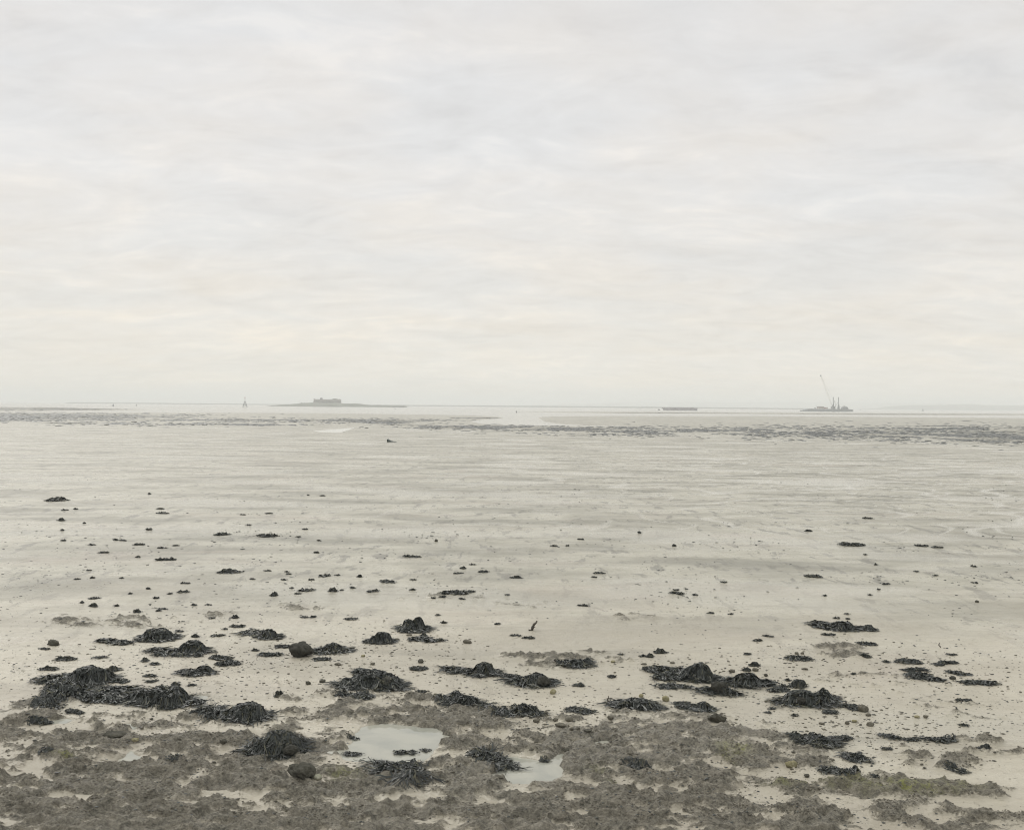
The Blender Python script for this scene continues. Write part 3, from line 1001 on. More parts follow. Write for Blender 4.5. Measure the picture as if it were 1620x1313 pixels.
def fronds_mesh(name, cl, dens, L, Wd, mat, avoid=None, brown=0.0, rg=None, seed=0, flat=False):
    """strips lying down the slopes of the clump; returns mesh in world coordinates"""
    rg = np.random.default_rng(seed + 100)
    st = []
    for (cx, cy_, a, b_, hh, pw) in cl.b:
        area = math.pi * a * b_ + 2.2 * hh * math.pi * (a + b_) * .5
        n = int(np.clip(area * dens, 10, 1500))
        r = np.sqrt(rg.uniform(0, 1, n)) * (0.80 + 0.15 * rg.normal(size=n))
        th = rg.uniform(0, 2 * math.pi, n)
        x = cx + a * r * np.cos(th)
        y = cy_ + b_ * r * np.sin(th)
        ph = np.arctan2(np.sin(th) / max(b_, .01), np.cos(th) / max(a, .01))
        w = np.clip(hh / (0.5 * (a + b_)) * 2.2, 0.1, 1.0)
        ph = np.where(rg.uniform(size=n) < w * .8, ph + rg.normal(0, .8 if hh < .9 * a else 1.25, n), rg.uniform(0, 2 * math.pi, n))
        st.append(np.stack([x, y, ph, np.full(n, .62 if w < .55 else 1.0)], -1))
    st = np.concatenate(st)
    if avoid is not None:
        ax, ay, aa, ab = avoid
        keep = ((st[:, 0] - ax) / aa) ** 2 + ((st[:, 1] - ay) / ab) ** 2 > rg.uniform(.55, 1.2, len(st))
        st = st[keep]
    n = len(st)
    ln = L * rg.uniform(.45, 1.35, n) * st[:, 3]
    wd = Wd * rg.uniform(.55, 1.35, n) * np.where(st[:, 3] < .9, 1.25, 1.0)
    tint = np.clip(rg.uniform(0, 1, n) ** 1.3 + brown * rg.uniform(0, .6, n), 0, 1)
    curl = rg.normal(0, 2.3, n)
    K = 6
    bx_, by_ = st[:, 0].copy(), st[:, 1].copy()
    ph = st[:, 2].copy()
    lift = rg.uniform(0.0, 1, n) ** 1.6 * (0.004 + 0.12 * L)
    prof = np.array([.55, .95, 1.1, 1.0, .85, .30])
    V, Tn = [], []
    ctr = []
    tw = rg.uniform(-.9, .9, n)
    for k in range(K):
        hz = cl.h(bx_, by_)
        z = hz + lift * (0.4 + 0.6 * math.sin(math.pi * k / (K - 1))) + rg.uniform(0, .006, n)
        ctr.append((bx_.copy(), by_.copy(), ph.copy(), z.copy()))
        t_ = tw + rg.normal(0, .35, n)
        ox, oy = -np.sin(ph) * np.cos(t_), np.cos(ph) * np.cos(t_)
        oz = np.sin(t_)
        hw = wd * prof[k] * .5 * (1 + .25 * rg.normal(size=n)).clip(.5, 1.6)
        z = z + np.abs(oz) * hw * .7
        V.append(np.stack([bx_ - ox * hw, by_ - oy * hw, z - oz * hw], -1))
        V.append(np.stack([bx_ + ox * hw, by_ + oy * hw, z + oz * hw], -1))
        Tn += [tint, tint]
        ph = ph + curl / K + rg.normal(0, .28, n)
        bx_ = bx_ + np.cos(ph) * ln / (K - 1)
        by_ = by_ + np.sin(ph) * ln / (K - 1)
    # forks
    for sgn in (1, -1):
        k0 = 3 if sgn > 0 else 2
        fx, fy, fp, fz = (q.copy() for q in ctr[k0])
        fp = fp + sgn * rg.uniform(.4, 1.0, n)
        for j, pr in enumerate((.8, .9, .25)):
            hw = wd * pr * .5
            hz = cl.h(fx, fy) + lift * .7 + rg.uniform(0, .012, n)
            t_ = rg.normal(0, .6, n)
            ox, oy, oz = -np.sin(fp) * np.cos(t_), np.cos(fp) * np.cos(t_), np.sin(t_)
            hz = np.maximum(hz, fz if j == 0 else 0) + np.abs(oz) * hw * .7
            V.append(np.stack([fx - ox * hw, fy - oy * hw, hz - oz * hw], -1))
            V.append(np.stack([fx + ox * hw, fy + oy * hw, hz + oz * hw], -1))
            Tn += [np.clip(tint + .12, 0, 1)] * 2
            fx = fx + np.cos(fp) * ln * .22
            fy = fy + np.sin(fp) * ln * .22
            fp = fp + rg.normal(0, .3, n)
    V = np.stack(V, 1)               # n, 24, 3
    Tn = np.stack(Tn, 1)
    gz = ground(V[..., 0].ravel(), V[..., 1].ravel()).reshape(V.shape[:2])
    V[..., 2] += gz + 0.003
    S_ = V.shape[1]
    q = []
    for k in range(K - 1):
        q.append((2 * k, 2 * k + 1, 2 * k + 3, 2 * k + 2))
    o_ = 2 * K
    for f_ in range(2):
        for j in range(2):
            s = o_ + f_ * 6 + 2 * j
            q.append((s, s + 1, s + 3, s + 2))
    q = np.array(q)
    Qd = (q[None] + (np.arange(n) * S_)[:, None, None]).reshape(-1, 4)
    V = V.reshape(-1, 3)
    Tn = Tn.ravel()
    # the dense heart of the clump under the fronds
    nv = len(V)
    hv, hq, ht = [], [], []
    for (cx, cy_, a, b_, hh, pw) in cl.b:
        R_, C_ = 6, 18
        base = nv + sum(len(k) for k in hv)
        rr_ = np.repeat(np.linspace(0.02, .80, R_), C_)
        tt = np.tile(np.arange(C_) * 2 * math.pi / C_, R_)
        x = cx + a * rr_ * np.cos(tt)
        y = cy_ + b_ * rr_ * np.sin(tt)
        jig = 0.012 * rg.normal(size=x.shape)
        z = cl.h(x, y) * .9 + jig * .6 - 0.008
        z = np.where(rr_ > .78, -0.02, z) + ground(x, y)
        hv.append(np.stack([x + jig, y + jig, z], -1))
        ht.append(rg.uniform(0, .4, x.shape))
        ii = np.arange(R_ * C_).reshape(R_, C_)
        jj = np.roll(ii, -1, 1)
        hq.append(np.stack([ii[:-1], jj[:-1], jj[1:], ii[1:]], -1).reshape(-1, 4) + base)
    V = np.concatenate([V] + hv)
    Tn = np.concatenate([Tn] + ht)
    Qd = np.concatenate([Qd] + hq)
    return V, Qd, Tn


def blob_of(px, base, w, h, prof):
    p = gpt(px, base)
    d = p[1]
    s = d / F
    Wm, hm = w * s * .9, h * s * (.86 if prof == 'd' else .92)
    if prof == 'd':            # dome
        D = min(.8 * Wm, .75 * hm * d / ZC)
        H = max(.04, hm - D * ZC / d * .55)
        pw = .38
    elif prof == 'm':          # mound
        D = min(.8 * Wm, .8 * hm * d / ZC)
        H = max(.02, hm - D * ZC / d * .6)
        pw = .52
    elif prof == 'b':          # steep sided, boulder like
        D = min(.7 * Wm, .7 * hm * d / ZC)
        H = max(.05, hm * 1.04 - D * ZC / d * .45)
        pw = .22
    else:                      # flat mat
        D = min(.85 * Wm, .86 * hm * d / ZC)
        H = max(.012, hm - D * ZC / d * .95)
        pw = .8
    return [p[0], p[1] + D / 2, Wm / 2, max(D / 2, .02), H, pw], d


def weed(name, label, blobs_px, group=None, brown=0.0, stone=None, mat=None, cat='seaweed', dens=None):
    """stone: (px, base, w, h, material)"""
    seed = (int(blobs_px[0][0] * 31 + blobs_px[0][1] * 7)) % 9973
    rg = np.random.default_rng(seed)
    bl = []
    dmin = 1e9
    for (px, base, w, h, prof) in blobs_px:
        bb, d = blob_of(px, base, w, h, prof)
        dmin = min(dmin, d)
        if (prof == 'f' or w <= 10) and w <= 24 and len(blobs_px) == 1:
            k = 2 if w < 8 else 3 if w < 14 else 4
            for i in range(k):
                q = (i + rg.uniform(.2, .8)) / k - .5
                bl.append((bb[0] + q * 2 * bb[2] * .9, bb[1] + rg.uniform(-.6, .6) * bb[3], bb[2] / k * rg.uniform(.55, 1.5),
                           bb[3] * rg.uniform(.3, .75), bb[4] * rg.uniform(.4, 1.0), bb[5]))
        elif prof == 'm' and w <= 26 and len(blobs_px) == 1:
            for i in range(4):
                bl.append((bb[0] + rg.uniform(-.55, .55) * bb[2], bb[1] + rg.uniform(-.4, .4) * bb[3], bb[2] * rg.uniform(.3, .65),
                           bb[3] * rg.uniform(.4, .8), bb[4] * rg.uniform(.35, .95), bb[5]))
        elif prof == 'f' and w > 12:
            # an uneven mat: a chain of smaller patches
            k = 3 if w < 45 else 4
            for i in range(k):
                q = (i + .5) / k - .5
                bl.append((bb[0] + q * 2 * bb[2] * .86, bb[1] + rg.uniform(-.28, .28) * bb[3], bb[2] / k * rg.uniform(1.1, 1.7),
                           bb[3] * rg.uniform(.55, .95), bb[4] * rg.uniform(.6, 1.15), bb[5]))
        else:
            bl.append(tuple(bb))
    cl = Clump(bl, seed)
    s = dmin / F
    Wtot = sum(b[2] for b in blobs_px) * s
    L = float(np.clip(.32 * Wtot, .05, .25))
    Wd = float(np.clip(.0125 * dmin / 14, .011, .028)) * (1 if Wtot > .25 else .85)
    dn = dens or (1750 if dmin < 22 else 900)
    dn = dn * min(1.0, (.17 / L) ** .7 * 1.0) if L > .17 else dn * (.17 / L) ** .9
    av = None
    if stone:
        sb, sd = blob_of(stone[0], stone[1], stone[2], stone[3], 'd')
        av = (sb[0], sb[1] - sb[3] * .45, sb[2] * .72, sb[3] * .7)
    V, Qd, Tn = fronds_mesh(name, cl, dn, L, Wd, mat or M_weed, av, brown, seed=seed)
    loc = np.array([bl[0][0], bl[0][1], float(ground(np.array([bl[0][0]]), np.array([bl[0][1]]))[0])])
    V = V - loc
    me = mesh_np(name, V, Qd, mats=[mat or M_weed], attrs={'tint': Tn})
    if stone:
        e = empty(name, tuple(loc))
        tag(e, label, cat, group)
        fr = obj('fronds', me, e)
        fr['kind'] = 'stuff'
        rk = rock_obj('stone', stone[0], stone[1], stone[2], stone[3], stone[4], parent=e, ploc=loc, seed=seed)
        return e
    o = obj(name, me, None, tuple(loc))
    return tag(o, label, cat, group)


import bmesh
_ico = {}


def ico(sub):
    if sub not in _ico:
        bm = bmesh.new()
        bmesh.ops.create_icosphere(bm, subdivisions=sub, radius=1.0)
        V = np.array([v.co[:] for v in bm.verts])
        T = np.array([[v.index for v in f.verts] for f in bm.faces])
        bm.free()
        _ico[sub] = (V, T)
    return _ico[sub]


def rock_obj(name, px, base, w, h, mat, label=None, group=None, parent=None, ploc=None, seed=1, cat='rock', angular=.5, sub=None):
    p = gpt(px, base)
    d = p[1]
    s = d / F
    Wm, hm = w * s, h * s
    D = min(.8 * Wm, .75 * hm * d / ZC)
    H = max(.3 * Wm * .5, hm - D * ZC / d * .45)
    sub = sub or (4 if w > 24 else 3 if w > 9 else 2)
    V, T = ico(sub)
    V = V.copy()
    rg = np.random.default_rng(seed + 5)
    # knock facets off
    for _ in range(11):
        nrm = rg.normal(size=3)
        nrm /= np.linalg.norm(nrm)
        dd = rg.uniform(.62, .92)
        ex = V @ nrm - dd
        V = V - np.clip(ex, 0, None)[:, None] * nrm * angular * 1.5
    dis = .24 * fbm(V[:, 0] * 1.6 + V[:, 2] * 1.1, V[:, 1] * 1.6 - V[:, 2] * .9, 4, seed % 50)
    dis += .12 * fbm(V[:, 0] * 4.5 + V[:, 2] * 3, V[:, 1] * 4.5 - V[:, 2] * 3, 3, 8)
    dis += .07 * pn(V[:, 0] * 7 + V[:, 2] * 5, V[:, 1] * 7 - V[:, 2] * 4, 3)
    V = V * (1 + dis)[:, None]
    V = V / np.abs(V).max(0)
    V = V * np.array([Wm / 2, max(D, .6 * Wm) / 2, H * .62])
    c = np.array([p[0], p[1] + max(D, .6 * Wm) / 2, float(p[2]) + H * .38])
    if parent is not None:
        V = V + c - ploc
        return obj(name, mesh_np(name, V, None, T, [mat]), parent)
    o = obj(name, mesh_np(name, V, None, T, [mat]), None, tuple(c))
    return tag(o, label, cat, group)


# ------------------------------------------------------------------ the larger seaweed clumps
G_C = 'seaweed clumps on the near mud'
f, d_, m_ = 'f', 'd', 'm'
BIG = [
    ('round dome of black seaweed alone at left of the near mud', [(244.6, 1013.5, 50, 19, d_), (240, 1015, 56, 8, f)], 0),
    ('thin flat seaweed strip left of the round seaweed dome', [(165, 1017, 26, 6, f), (187, 1021, 34, 8, f)], 0),
    ('peaked seaweed mound with a flat tail to its left, before the round dome', [(299, 1035, 42, 21, m_), (262, 1038, 44, 12, f), (244, 1032, 24, 7, f)], 0),
    ('large peaked mound at the back of the left edge seaweed mat', [(131, 1082, 68, 29, m_), (84, 1080, 54, 16, f), (158, 1076, 34, 10, m_)], 0),
    ('widest flat mat of seaweed running in from the left edge', [(122, 1100, 130, 22, f), (150, 1113, 80, 20, f), (84, 1108, 62, 12, f), (172, 1100, 60, 18, f), (192, 1108, 40, 14, f)], 0),
    ('big rounded seaweed heap at the right end of the left edge mat', [(252, 1118, 78, 34, d_), (222, 1112, 40, 22, m_), (262, 1120, 60, 12, f), (303, 1117, 40, 10, f)], .1),
    ('flat seaweed patch at the left edge in front of the widest mat', [(66, 1112, 30, 10, f), (80, 1119, 24, 7, f)], 0),
    ('small feathery tuft in front of the widest seaweed mat', [(115, 1130, 29, 8, f)], 0),
    ('dark seaweed tuft on the clay ledge at the left edge', [(60, 1146, 34, 9, f)], 0),
    ('dense seaweed mound with a tail right of the left edge mat', [(386, 1141, 62, 30, m_), (350, 1137, 44, 16, f), (335, 1124, 24, 8, f)], 0),
    ('thin patch just left of the dense mound with a tail', [(309, 1138, 33, 9, f)], .2),
    ('long seaweed clump with a muddy right end behind the barnacled rock', [(423, 1010, 30, 14, m_), (396, 1005, 34, 9, f)], .35),
    ('low double seaweed clump left of the dense mound, behind it', [(320, 1066, 26, 13, m_), (296, 1068, 32, 11, f)], 0),
    ('upper of two flat seaweed scraps right of the peaked mound', [(346, 1044, 30, 9, f)], 0),
    ('lower of two flat seaweed scraps right of the peaked mound', [(357, 1054, 41, 8, f)], 0),
    ('twisted brown tipped seaweed heap right of the barnacled rock', [(523, 1032, 34, 13, m_), (540, 1032, 28, 6, f), (507, 1032, 18, 8, f)], .3),
    ('compact rounded clump between the barnacled rock and the two lobed clump', [(605, 1017, 28, 15, 'b'), (592, 1017, 24, 10, m_)], .1),
    ('two lobed upright seaweed clump standing tallest on the middle mud', [(646, 997, 22, 15, 'b'), (661, 997, 23, 18, 'b'), (654, 998, 30, 12, 'b'), (654, 1000, 40, 5, f)], .1),
    ('long thin seaweed strip below the two lobed clump', [(664, 1013, 30, 5, f), (684, 1016, 32, 6, f)], 0),
    ('flat scrap with a pale right tip below the long thin strip', [(660, 1061, 28, 8, f)], .15),
    ('cone shaped seaweed clump with a ragged tail to its left', [(765, 1068, 36, 20, m_), (730, 1066, 44, 10, f), (714, 1062, 18, 7, f)], 0),
    ('wide seaweed patch with a scattered tail behind the large pool', [(736, 1116, 42, 16, m_), (710, 1112, 36, 11, f), (768, 1119, 22, 4, f)], 0),
    ('thin broken strip of weed in front of the big spread mound', [(545, 1100, 26, 6, f), (570, 1106, 36, 8, f)], 0),
    ('small dark scrap right of the thin broken strip', [(666, 1096, 15, 6, f)], 0),
    ('feathery seaweed clump rising to the right, behind the right hand pool', [(836, 1131, 32, 14, m_), (806, 1134, 52, 10, f)], 0),
    ('seaweed mass lying along the front edge of the large pool', [(628, 1224, 84, 18, f), (596, 1213, 24, 8, f), (650, 1228, 40, 14, m_), (612, 1223, 40, 13, m_)], .05),
    ('seaweed clump slanting down into the left side of the right hand pool', [(765, 1197, 26, 10, f), (783, 1207, 36, 13, f), (798, 1217, 26, 12, f)], 0),
    ('flat oval seaweed clump far left of the tall seaweed hump', [(913, 1055, 40, 10, m_), (906, 1055, 36, 8, f)], 0),
    ('tall seaweed hump with two long arms trailing left', [(1111, 1076, 32, 29, d_), (1103, 1075, 34, 22, d_), (1114, 1077, 36, 18, m_), (1092, 1074, 34, 15, m_), (1058, 1066, 66, 11, f), (1075, 1078, 84, 13, f), (1044, 1064, 40, 8, f)], 0),
    ('thin dark band lying in front of the tall humped seaweed', [(1066, 1090, 56, 8, f)], 0),
    ('broad low mound with a pointed right end, right of the tall hump', [(1182, 1085, 46, 20, m_), (1206, 1086, 44, 12, f), (1160, 1083, 26, 10, f)], 0),
    ('long oval seaweed pad between the thin spike and the yellow stone', [(1010, 1121, 66, 15, m_), (1022, 1122, 56, 11, f), (984, 1118, 24, 9, f)], 0),
    ('thin ring of weed right of the long oval pad', [(1080, 1116, 27, 6, f)], .1),
    ('seaweed heap touching the back of the angular olive rock', [(1098, 1124, 34, 12, f), (1115, 1123, 24, 13, m_)], .2),
    ('small ragged weed pair on the mud left of the thin spike', [(910, 1126, 22, 8, f), (925, 1129, 22, 8, f)], .2),
    ('weed strand reaching into the small puddle at lower right centre', [(1004, 1215, 20, 8, f), (1020, 1221, 22, 8, f)], 0),
    ('long ragged clump alone on the right, farthest of the right hand clumps', [(1338, 997, 40, 14, m_), (1314, 994, 42, 9, f), (1300, 989, 22, 6, f)], .05),
    ('small clump touching the right of the long ragged clump', [(1376, 998, 21, 9, m_), (1363, 994, 10, 4, f)], 0),
    ('small scrap in front of the long ragged clump', [(1314, 1006, 19, 5, f)], 0),
    ('double scrap just above the dark mossy hummock', [(1368, 1020, 14, 5, f), (1381, 1021, 14, 4, f)], 0),
    ('smooth dark seaweed lens left below the mossy hummock', [(1268, 1046, 35, 9, f)], .1),
    ('upper of three flat patches at far right', [(1443, 1051, 42, 10, f)], 0),
    ('thin middle one of three flat patches at far right', [(1452, 1062, 42, 5, f)], 0),
    ('lowest and thickest of three flat patches at far right', [(1462, 1074, 36, 12, f), (1480, 1077, 18, 6, f)], 0),
    ('small round dark clump behind the weed draped boulder', [(1265, 1088, 26, 13, d_)], 0),
    ('weed tail just left of the weed draped boulder', [(1236, 1096, 34, 9, f)], .05),
    ('long seaweed pad in front of the boulder on the right mud', [(1300, 1181, 46, 16, m_), (1280, 1175, 36, 11, f), (1316, 1181, 28, 9, f)], 0),
    ('spiky tuft just behind the long pad on the right mud', [(1336, 1172, 32, 11, f)], 0),
    ('blue grey seaweed star on bare mud at lower right', [(1357, 1204, 34, 14, f), (1348, 1198, 24, 8, f)], 0),
    ('ragged seaweed strip along the green ledge at bottom right', [(1318, 1224, 36, 11, f), (1344, 1231, 40, 10, f)], 0),
    ('thin slanting weed strand right of the spiky tuft', [(1405, 1166, 20, 5, f), (1419, 1170, 18, 5, f)], 0),
    ('short weed strand right of the thin slanting strand', [(1447, 1174, 27, 8, f)], 0),
    ('long low tail of weed near the lower right edge', [(1482, 1174, 28, 7, f), (1500, 1176, 30, 9, f)], .05),
    ('dark clump cut by the right edge at the bottom', [(1560, 1186, 18, 10, m_)], 0),
    ('flat seaweed patch cut by the right edge', [(1540, 1083, 34, 6, f), (1566, 1084, 30, 6, f)], 0),
    ('left scrap of a pair at far right above the flat patches', [(1486, 1053, 18, 5, f)], 0),
    ('right scrap of a pair at far right above the flat patches', [(1504, 1051, 30, 6, f)], 0),
    ('speckled weed strip above the small grey stone at far right', [(1512, 1066, 18, 5, f), (1528, 1069, 18, 5, f)], .1),
    ('broken weed strand among the brown stones on the right', [(1340, 1119, 16, 6, f), (1355, 1123, 22, 7, f)], .2),
    ('dark weed string left of the brown stones on the right', [(1316, 1130, 27, 6, f)], .1),
    ('curled weed strand near the lower right corner', [(1510, 1219, 16, 5, f), (1524, 1223, 16, 6, f)], .2),
    ('flat clump between the cone shaped clump and the weed covered stone', [(808, 1073, 30, 9, f)], 0),
    ('spread out brown scrap between the peaked mat and the round dome', [(165, 1072, 22, 12, m_), (176, 1062, 14, 9, f)], .7),
    ('thin strand right of the peaked mat mound', [(186, 1081, 30, 7, f)], .05),
    ('dark lumpy weed under the clay overhang at the left edge', [(70, 1190, 24, 7, f)], 0),
    ('dark weed scrap on the far left mud above the mats', [(98, 1045, 26, 8, f)], .1),
    ('flat weed scrap at the left edge above the mats', [(73, 1061, 24, 9, f)], 0),
    ('brown scrappy weed standing left of the big spread mound', [(440, 1098, 12, 13, m_)], .6),
    ('flat weed scrap just left of the long muddy ended clump', [(373, 993, 20, 6, f)], .2),
    ('weed scrap left of the barnacled rock in line with the two lobed clump', [(426, 1039, 37, 7, f)], 0),
    ('thin dark weed on the near side of the barnacled rock', [(508, 1046, 30, 6, f)], 0),
    ('flat weed strip touching the far left side of the barnacled rock', [(446, 1026, 27, 7, f)], .1),
    ('largest weed wisp floating in the large pool', [(640, 1193, 44, 5, f)], 0),
    ('smaller weed wisp at the right side of the large pool', [(672, 1190, 17, 5, f)], 0),
    ('weed wisp at the left side of the large pool', [(556, 1195, 28, 5, f)], 0),
    ('dark weed bit at the left bank of the large pool', [(556, 1162, 17, 5, f)], 0),
    ('small dark weed at the far edge of the right hand pool', [(862, 1198, 15, 5, f)], 0),
]
for lb, bl, br in BIG:
    weed('seaweed_clump', lb, bl, G_C, br)
# clumps that grow on a stone that shows
weed('seaweed_clump', 'big spread mound of seaweed around a bare brown stone', [(592, 1090, 82, 30, m_), (560, 1088, 56, 20, f), (612, 1092, 44, 16, f), (580, 1068, 50, 10, f)],
     G_C, .05, (610, 1090, 26, 22, M_rock))
weed('seaweed_clump', 'seaweed mound over a round brown stone left of the large pool', [(432, 1197, 72, 32, m_), (410, 1196, 44, 20, f), (452, 1192, 44, 24, d_)],
     G_C, .05, (459, 1199, 28, 22, M_rock))
weed('seaweed_clump', 'weed covered stone with a bare brown right end at centre', [(848, 1085, 46, 19, m_), (824, 1082, 38, 11, f)], G_C, 0, (860, 1087, 26, 19, M_rock))
weed('seaweed_clump', 'barnacled boulder with a small skirt of weed left of the broad low mound', [(1141, 1100, 32, 10, f), (1119, 1096, 20, 9, f), (1150, 1100, 26, 12, m_)],
     G_C, .1, (1140, 1099, 31, 23, M_rock))
weed('seaweed_clump', 'weed draped boulder, largest clump on the right', [(1270, 1116, 52, 26, d_), (1298, 1116, 34, 20, m_), (1246, 1116, 26, 8, f), (1304, 1108, 24, 20, f)],
     G_C, .05, (1268, 1117, 42, 20, M_rock))
weed('seaweed_clump', 'weed strand tied to a buried brown stone at right', [(1352, 1120, 22, 8, f)], G_C, .2, (1368, 1127, 19, 13, M_stone))

# ------------------------------------------------------------------ stones
G_R = 'stones on the near mud'
ROCKS = [
    (474, 1041, 43, 26, M_rock, 'round barnacled rock standing on wet mud left of centre', 3),
    (473, 1236, 48, 30, M_rock_o, 'smooth grey green rock at the bottom left of the large pool', 4),
    (500, 1236, 17, 11, M_stone_p, 'small pale green stone beside the smooth grey green rock', 5),
    (1137, 1145, 31, 19, M_rock_o, 'angular olive rock at the top of the right hand ledge', 8),
    (176, 1171, 38, 15, M_rock_o, 'mossy dark rock with a fringe on the left ledge', 9),
    (81, 1022, 22, 11, M_rock_o, 'low brown dome stone at the far left edge', 10),
    (739, 1018, 15, 7, M_stone, 'flat brown stone right of the two lobed clump', 11),
    (1054, 1110, 12, 10, M_stone_y, 'yellow stone right of the long oval seaweed pad', 12),
    (1379, 1149, 14, 7, M_stone, 'flat brown stone alone right of the brown stone row', 13),
    (1341, 1146, 8, 6, M_stone, 'small brown stone left of the brown stone row', 14),
    (1353, 1143, 9, 5, M_stone_y, 'small yellowish stone in the brown stone row', 15),
    (1375, 1133, 9, 5, M_stone, 'small grey brown stone in front of the buried stone', 16),
    (1509, 1075, 11, 6, M_rock, 'small grey stone near the right edge', 17),
    (1254, 1216, 20, 13, M_stone_y, 'knobbly yellow stone on mud above the green ledge', 18),
    (1277, 1230, 10, 7, M_rock_o, 'dark olive stone on the rim of the green ledge', 19),
    (864, 1131, 9, 7, M_stone, 'small stone right of the feathery seaweed clump', 20),
    (879, 1141, 10, 6, M_stone, 'brown stone right of the feathery clump, second from it', 21),
    (901, 1142, 14, 8, M_stone, 'brown stone with a peak left below the thin spike', 22),
    (848, 1143, 12, 7, M_stone, 'pale brown stone below the feathery seaweed clump', 23),
    (966, 1139, 11, 8, M_stone, 'round grey stone below the thin spike', 24),
    (887, 1151, 20, 8, M_stone, 'flat muddy stone at the far edge of the right hand ledge', 25),
    (904, 1156, 8, 7, M_stone, 'upright little stone right of the flat muddy stone', 26),
    (931, 1158, 16, 5, M_rock_o, 'flat dark red brown stone on the ledge edge', 27),
    (875, 1098, 12, 8, M_stone_y, 'yellowish shell like stone right of the weed covered stone', 28),
    (1015, 1103, 8, 6, M_stone_y, 'little yellow stone behind the long oval pad', 29),
    (1019, 1052, 10, 4, M_stone, 'flat pale stone left of the tall seaweed hump', 30),
    (1064, 1050, 10, 4, M_stone, 'flat stone behind the tall seaweed hump', 31),
    (970, 1048, 8, 4, M_stone_y, 'tiny yellow stone right of the flat oval clump', 32),
    (487, 1083, 9, 6, M_rock_o, 'dark pebble left of the big spread mound', 33),
    (509, 1080, 11, 6, M_rock_o, 'dark angular pebble nearest the big spread mound on its left', 34),
    (534, 1053, 12, 5, M_stone, 'brown stone behind the big spread mound', 35),
    (574, 1039, 7, 4, M_stone_y, 'tiny yellow brown stone left below the compact rounded clump', 36),
    (589, 1052, 8, 5, M_stone, 'tiny brown stone in front of the compact rounded clump', 37),
    (665, 1049, 11, 7, M_rock_o, 'dark stone left of the ragged tail of the cone shaped clump', 38),
    (647, 1006, 9, 4, M_stone, 'grey stone right under the two lobed clump', 39),
    (627, 1013, 9, 4, M_stone, 'grey stone right of the compact rounded clump', 40),
    (212, 1173, 13, 6, M_stone_y, 'small buff stone right of the mossy dark rock', 41),
    (1196, 1062, 11, 6, M_stone, 'grey stone behind the broad low mound', 42),
    (1212, 1070, 7, 6, M_rock_o, 'little dark stone beyond the right end of the broad low mound', 43),
    (1275, 1060, 12, 4, M_stone, 'flat ringed stone below the smooth dark lens', 44),
    (1261, 1035, 7, 4, M_stone, 'left one of two tiny stones above the smooth dark lens', 45),
    (1270, 1035, 6, 4, M_stone, 'right one of two tiny stones above the smooth dark lens', 46),
    (1317, 1204, 10, 5, M_stone, 'small stone in front of the long pad on the right mud', 47),
    (1286, 1212, 7, 4, M_stone, 'tiny stone right of the knobbly yellow stone', 48),
    (1452, 1136, 10, 5, M_stone_y, 'left one of two yellow brown stones on the right mud', 49),
    (1466, 1136, 9, 6, M_stone, 'right one of two yellow brown stones on the right mud', 50),
    (690, 857, 6, 5, M_rock_o, 'lone dark stone on the smooth middle mud', 51),
    (1301, 1146, 10, 4, M_stone, 'flat stone between the boulder and the long pad', 52),
    (352, 1176, 12, 8, M_rock_o, 'dark knob of rock on the left ledge behind the seaweed mound', 53),
    (239, 1139, 7, 4, M_rock_o, 'lone dark pebble in front of the big rounded heap', 54),
    (882, 1185, 10, 5, M_rock_o, 'dark stone at the upper right bank of the right hand pool', 55),
    (896, 1189, 11, 6, M_rock_o, 'dark stone at the right bank of the right hand pool', 56),
    (1547, 953, 7, 4, M_rock_o, 'lone dark stone at the right edge of the smooth mud', 57),
    (1159, 1064, 12, 6, M_stone, 'brown stone between the tall hump and the broad low mound', 58),
]
for px, base, w, h, mt, lb, sd in ROCKS:
    rock_obj('stone', px, base, w, h, mt, lb, G_R, seed=sd, angular=.7 if 'angular' in lb else .45)

# sticks and the block
def stick(px0, py0, px1, py1, wpx, label, knots=True):
    p = gpt(px0, py0)
    k = p[1] / F
    q = at(px1, py1, 0)
    dx, hz = (px1 - px0) * k, (py0 - py1) * k
    mb = MB()
    N = 6
    prev = Vector((0, 0, -.08))
    pr = wpx * k * .5
    for i in range(1, N + 1):
        q = i / N
        nx = Vector((dx * q + .012 * math.sin(q * 9), .04 * q, hz * q))
        r = wpx * k * .5 * (1.15 if i in (2, 4) else .85) * (1 - .45 * q)
        mb.tube(prev, nx, pr, r, 8)
        prev, pr = nx, r
    if knots:
        mb.tube((dx * .45, 0, hz * .4), (dx * .45 + 3 * k, .02, hz * .36), wpx * k * .3, wpx * k * .12, 6)
        mb.tube((0, 0, 0), (-3.5 * k, -.02, 1.5 * k), wpx * k * .35, wpx * k * .12, 6)
    o = mb.build('stick', M_wood, None, tuple(p))
    tag(o, label, 'stick', 'sticks standing in the mud')


stick(839.5, 997, 849, 982.5, 5.2, 'thick driftwood stub leaning right out of the middle mud')
stick(963, 1113, 962, 1102, 2.8, 'thin upright spike left of the long oval seaweed pad', False)
stick(1487, 1024, 1486.5, 1017, 2.0, 'tiny upright peg on the smooth mud at far right', False)
p = gpt(618, 699)
k = p[1] / F
mb = MB().prism([(-5 * k, -.1), (9 * k, -.1), (9 * k, .3 * k), (3 * k, .9 * k), (-2 * k, 2.6 * k), (-4 * k, 4.4 * k), (-5.2 * k, 4.2 * k)], -.5, .5)
tag(mb.build('timber_wedge', M_bgreen, None, tuple(p)), 'dark wedge shaped timber lying alone on the far mud', 'timber')

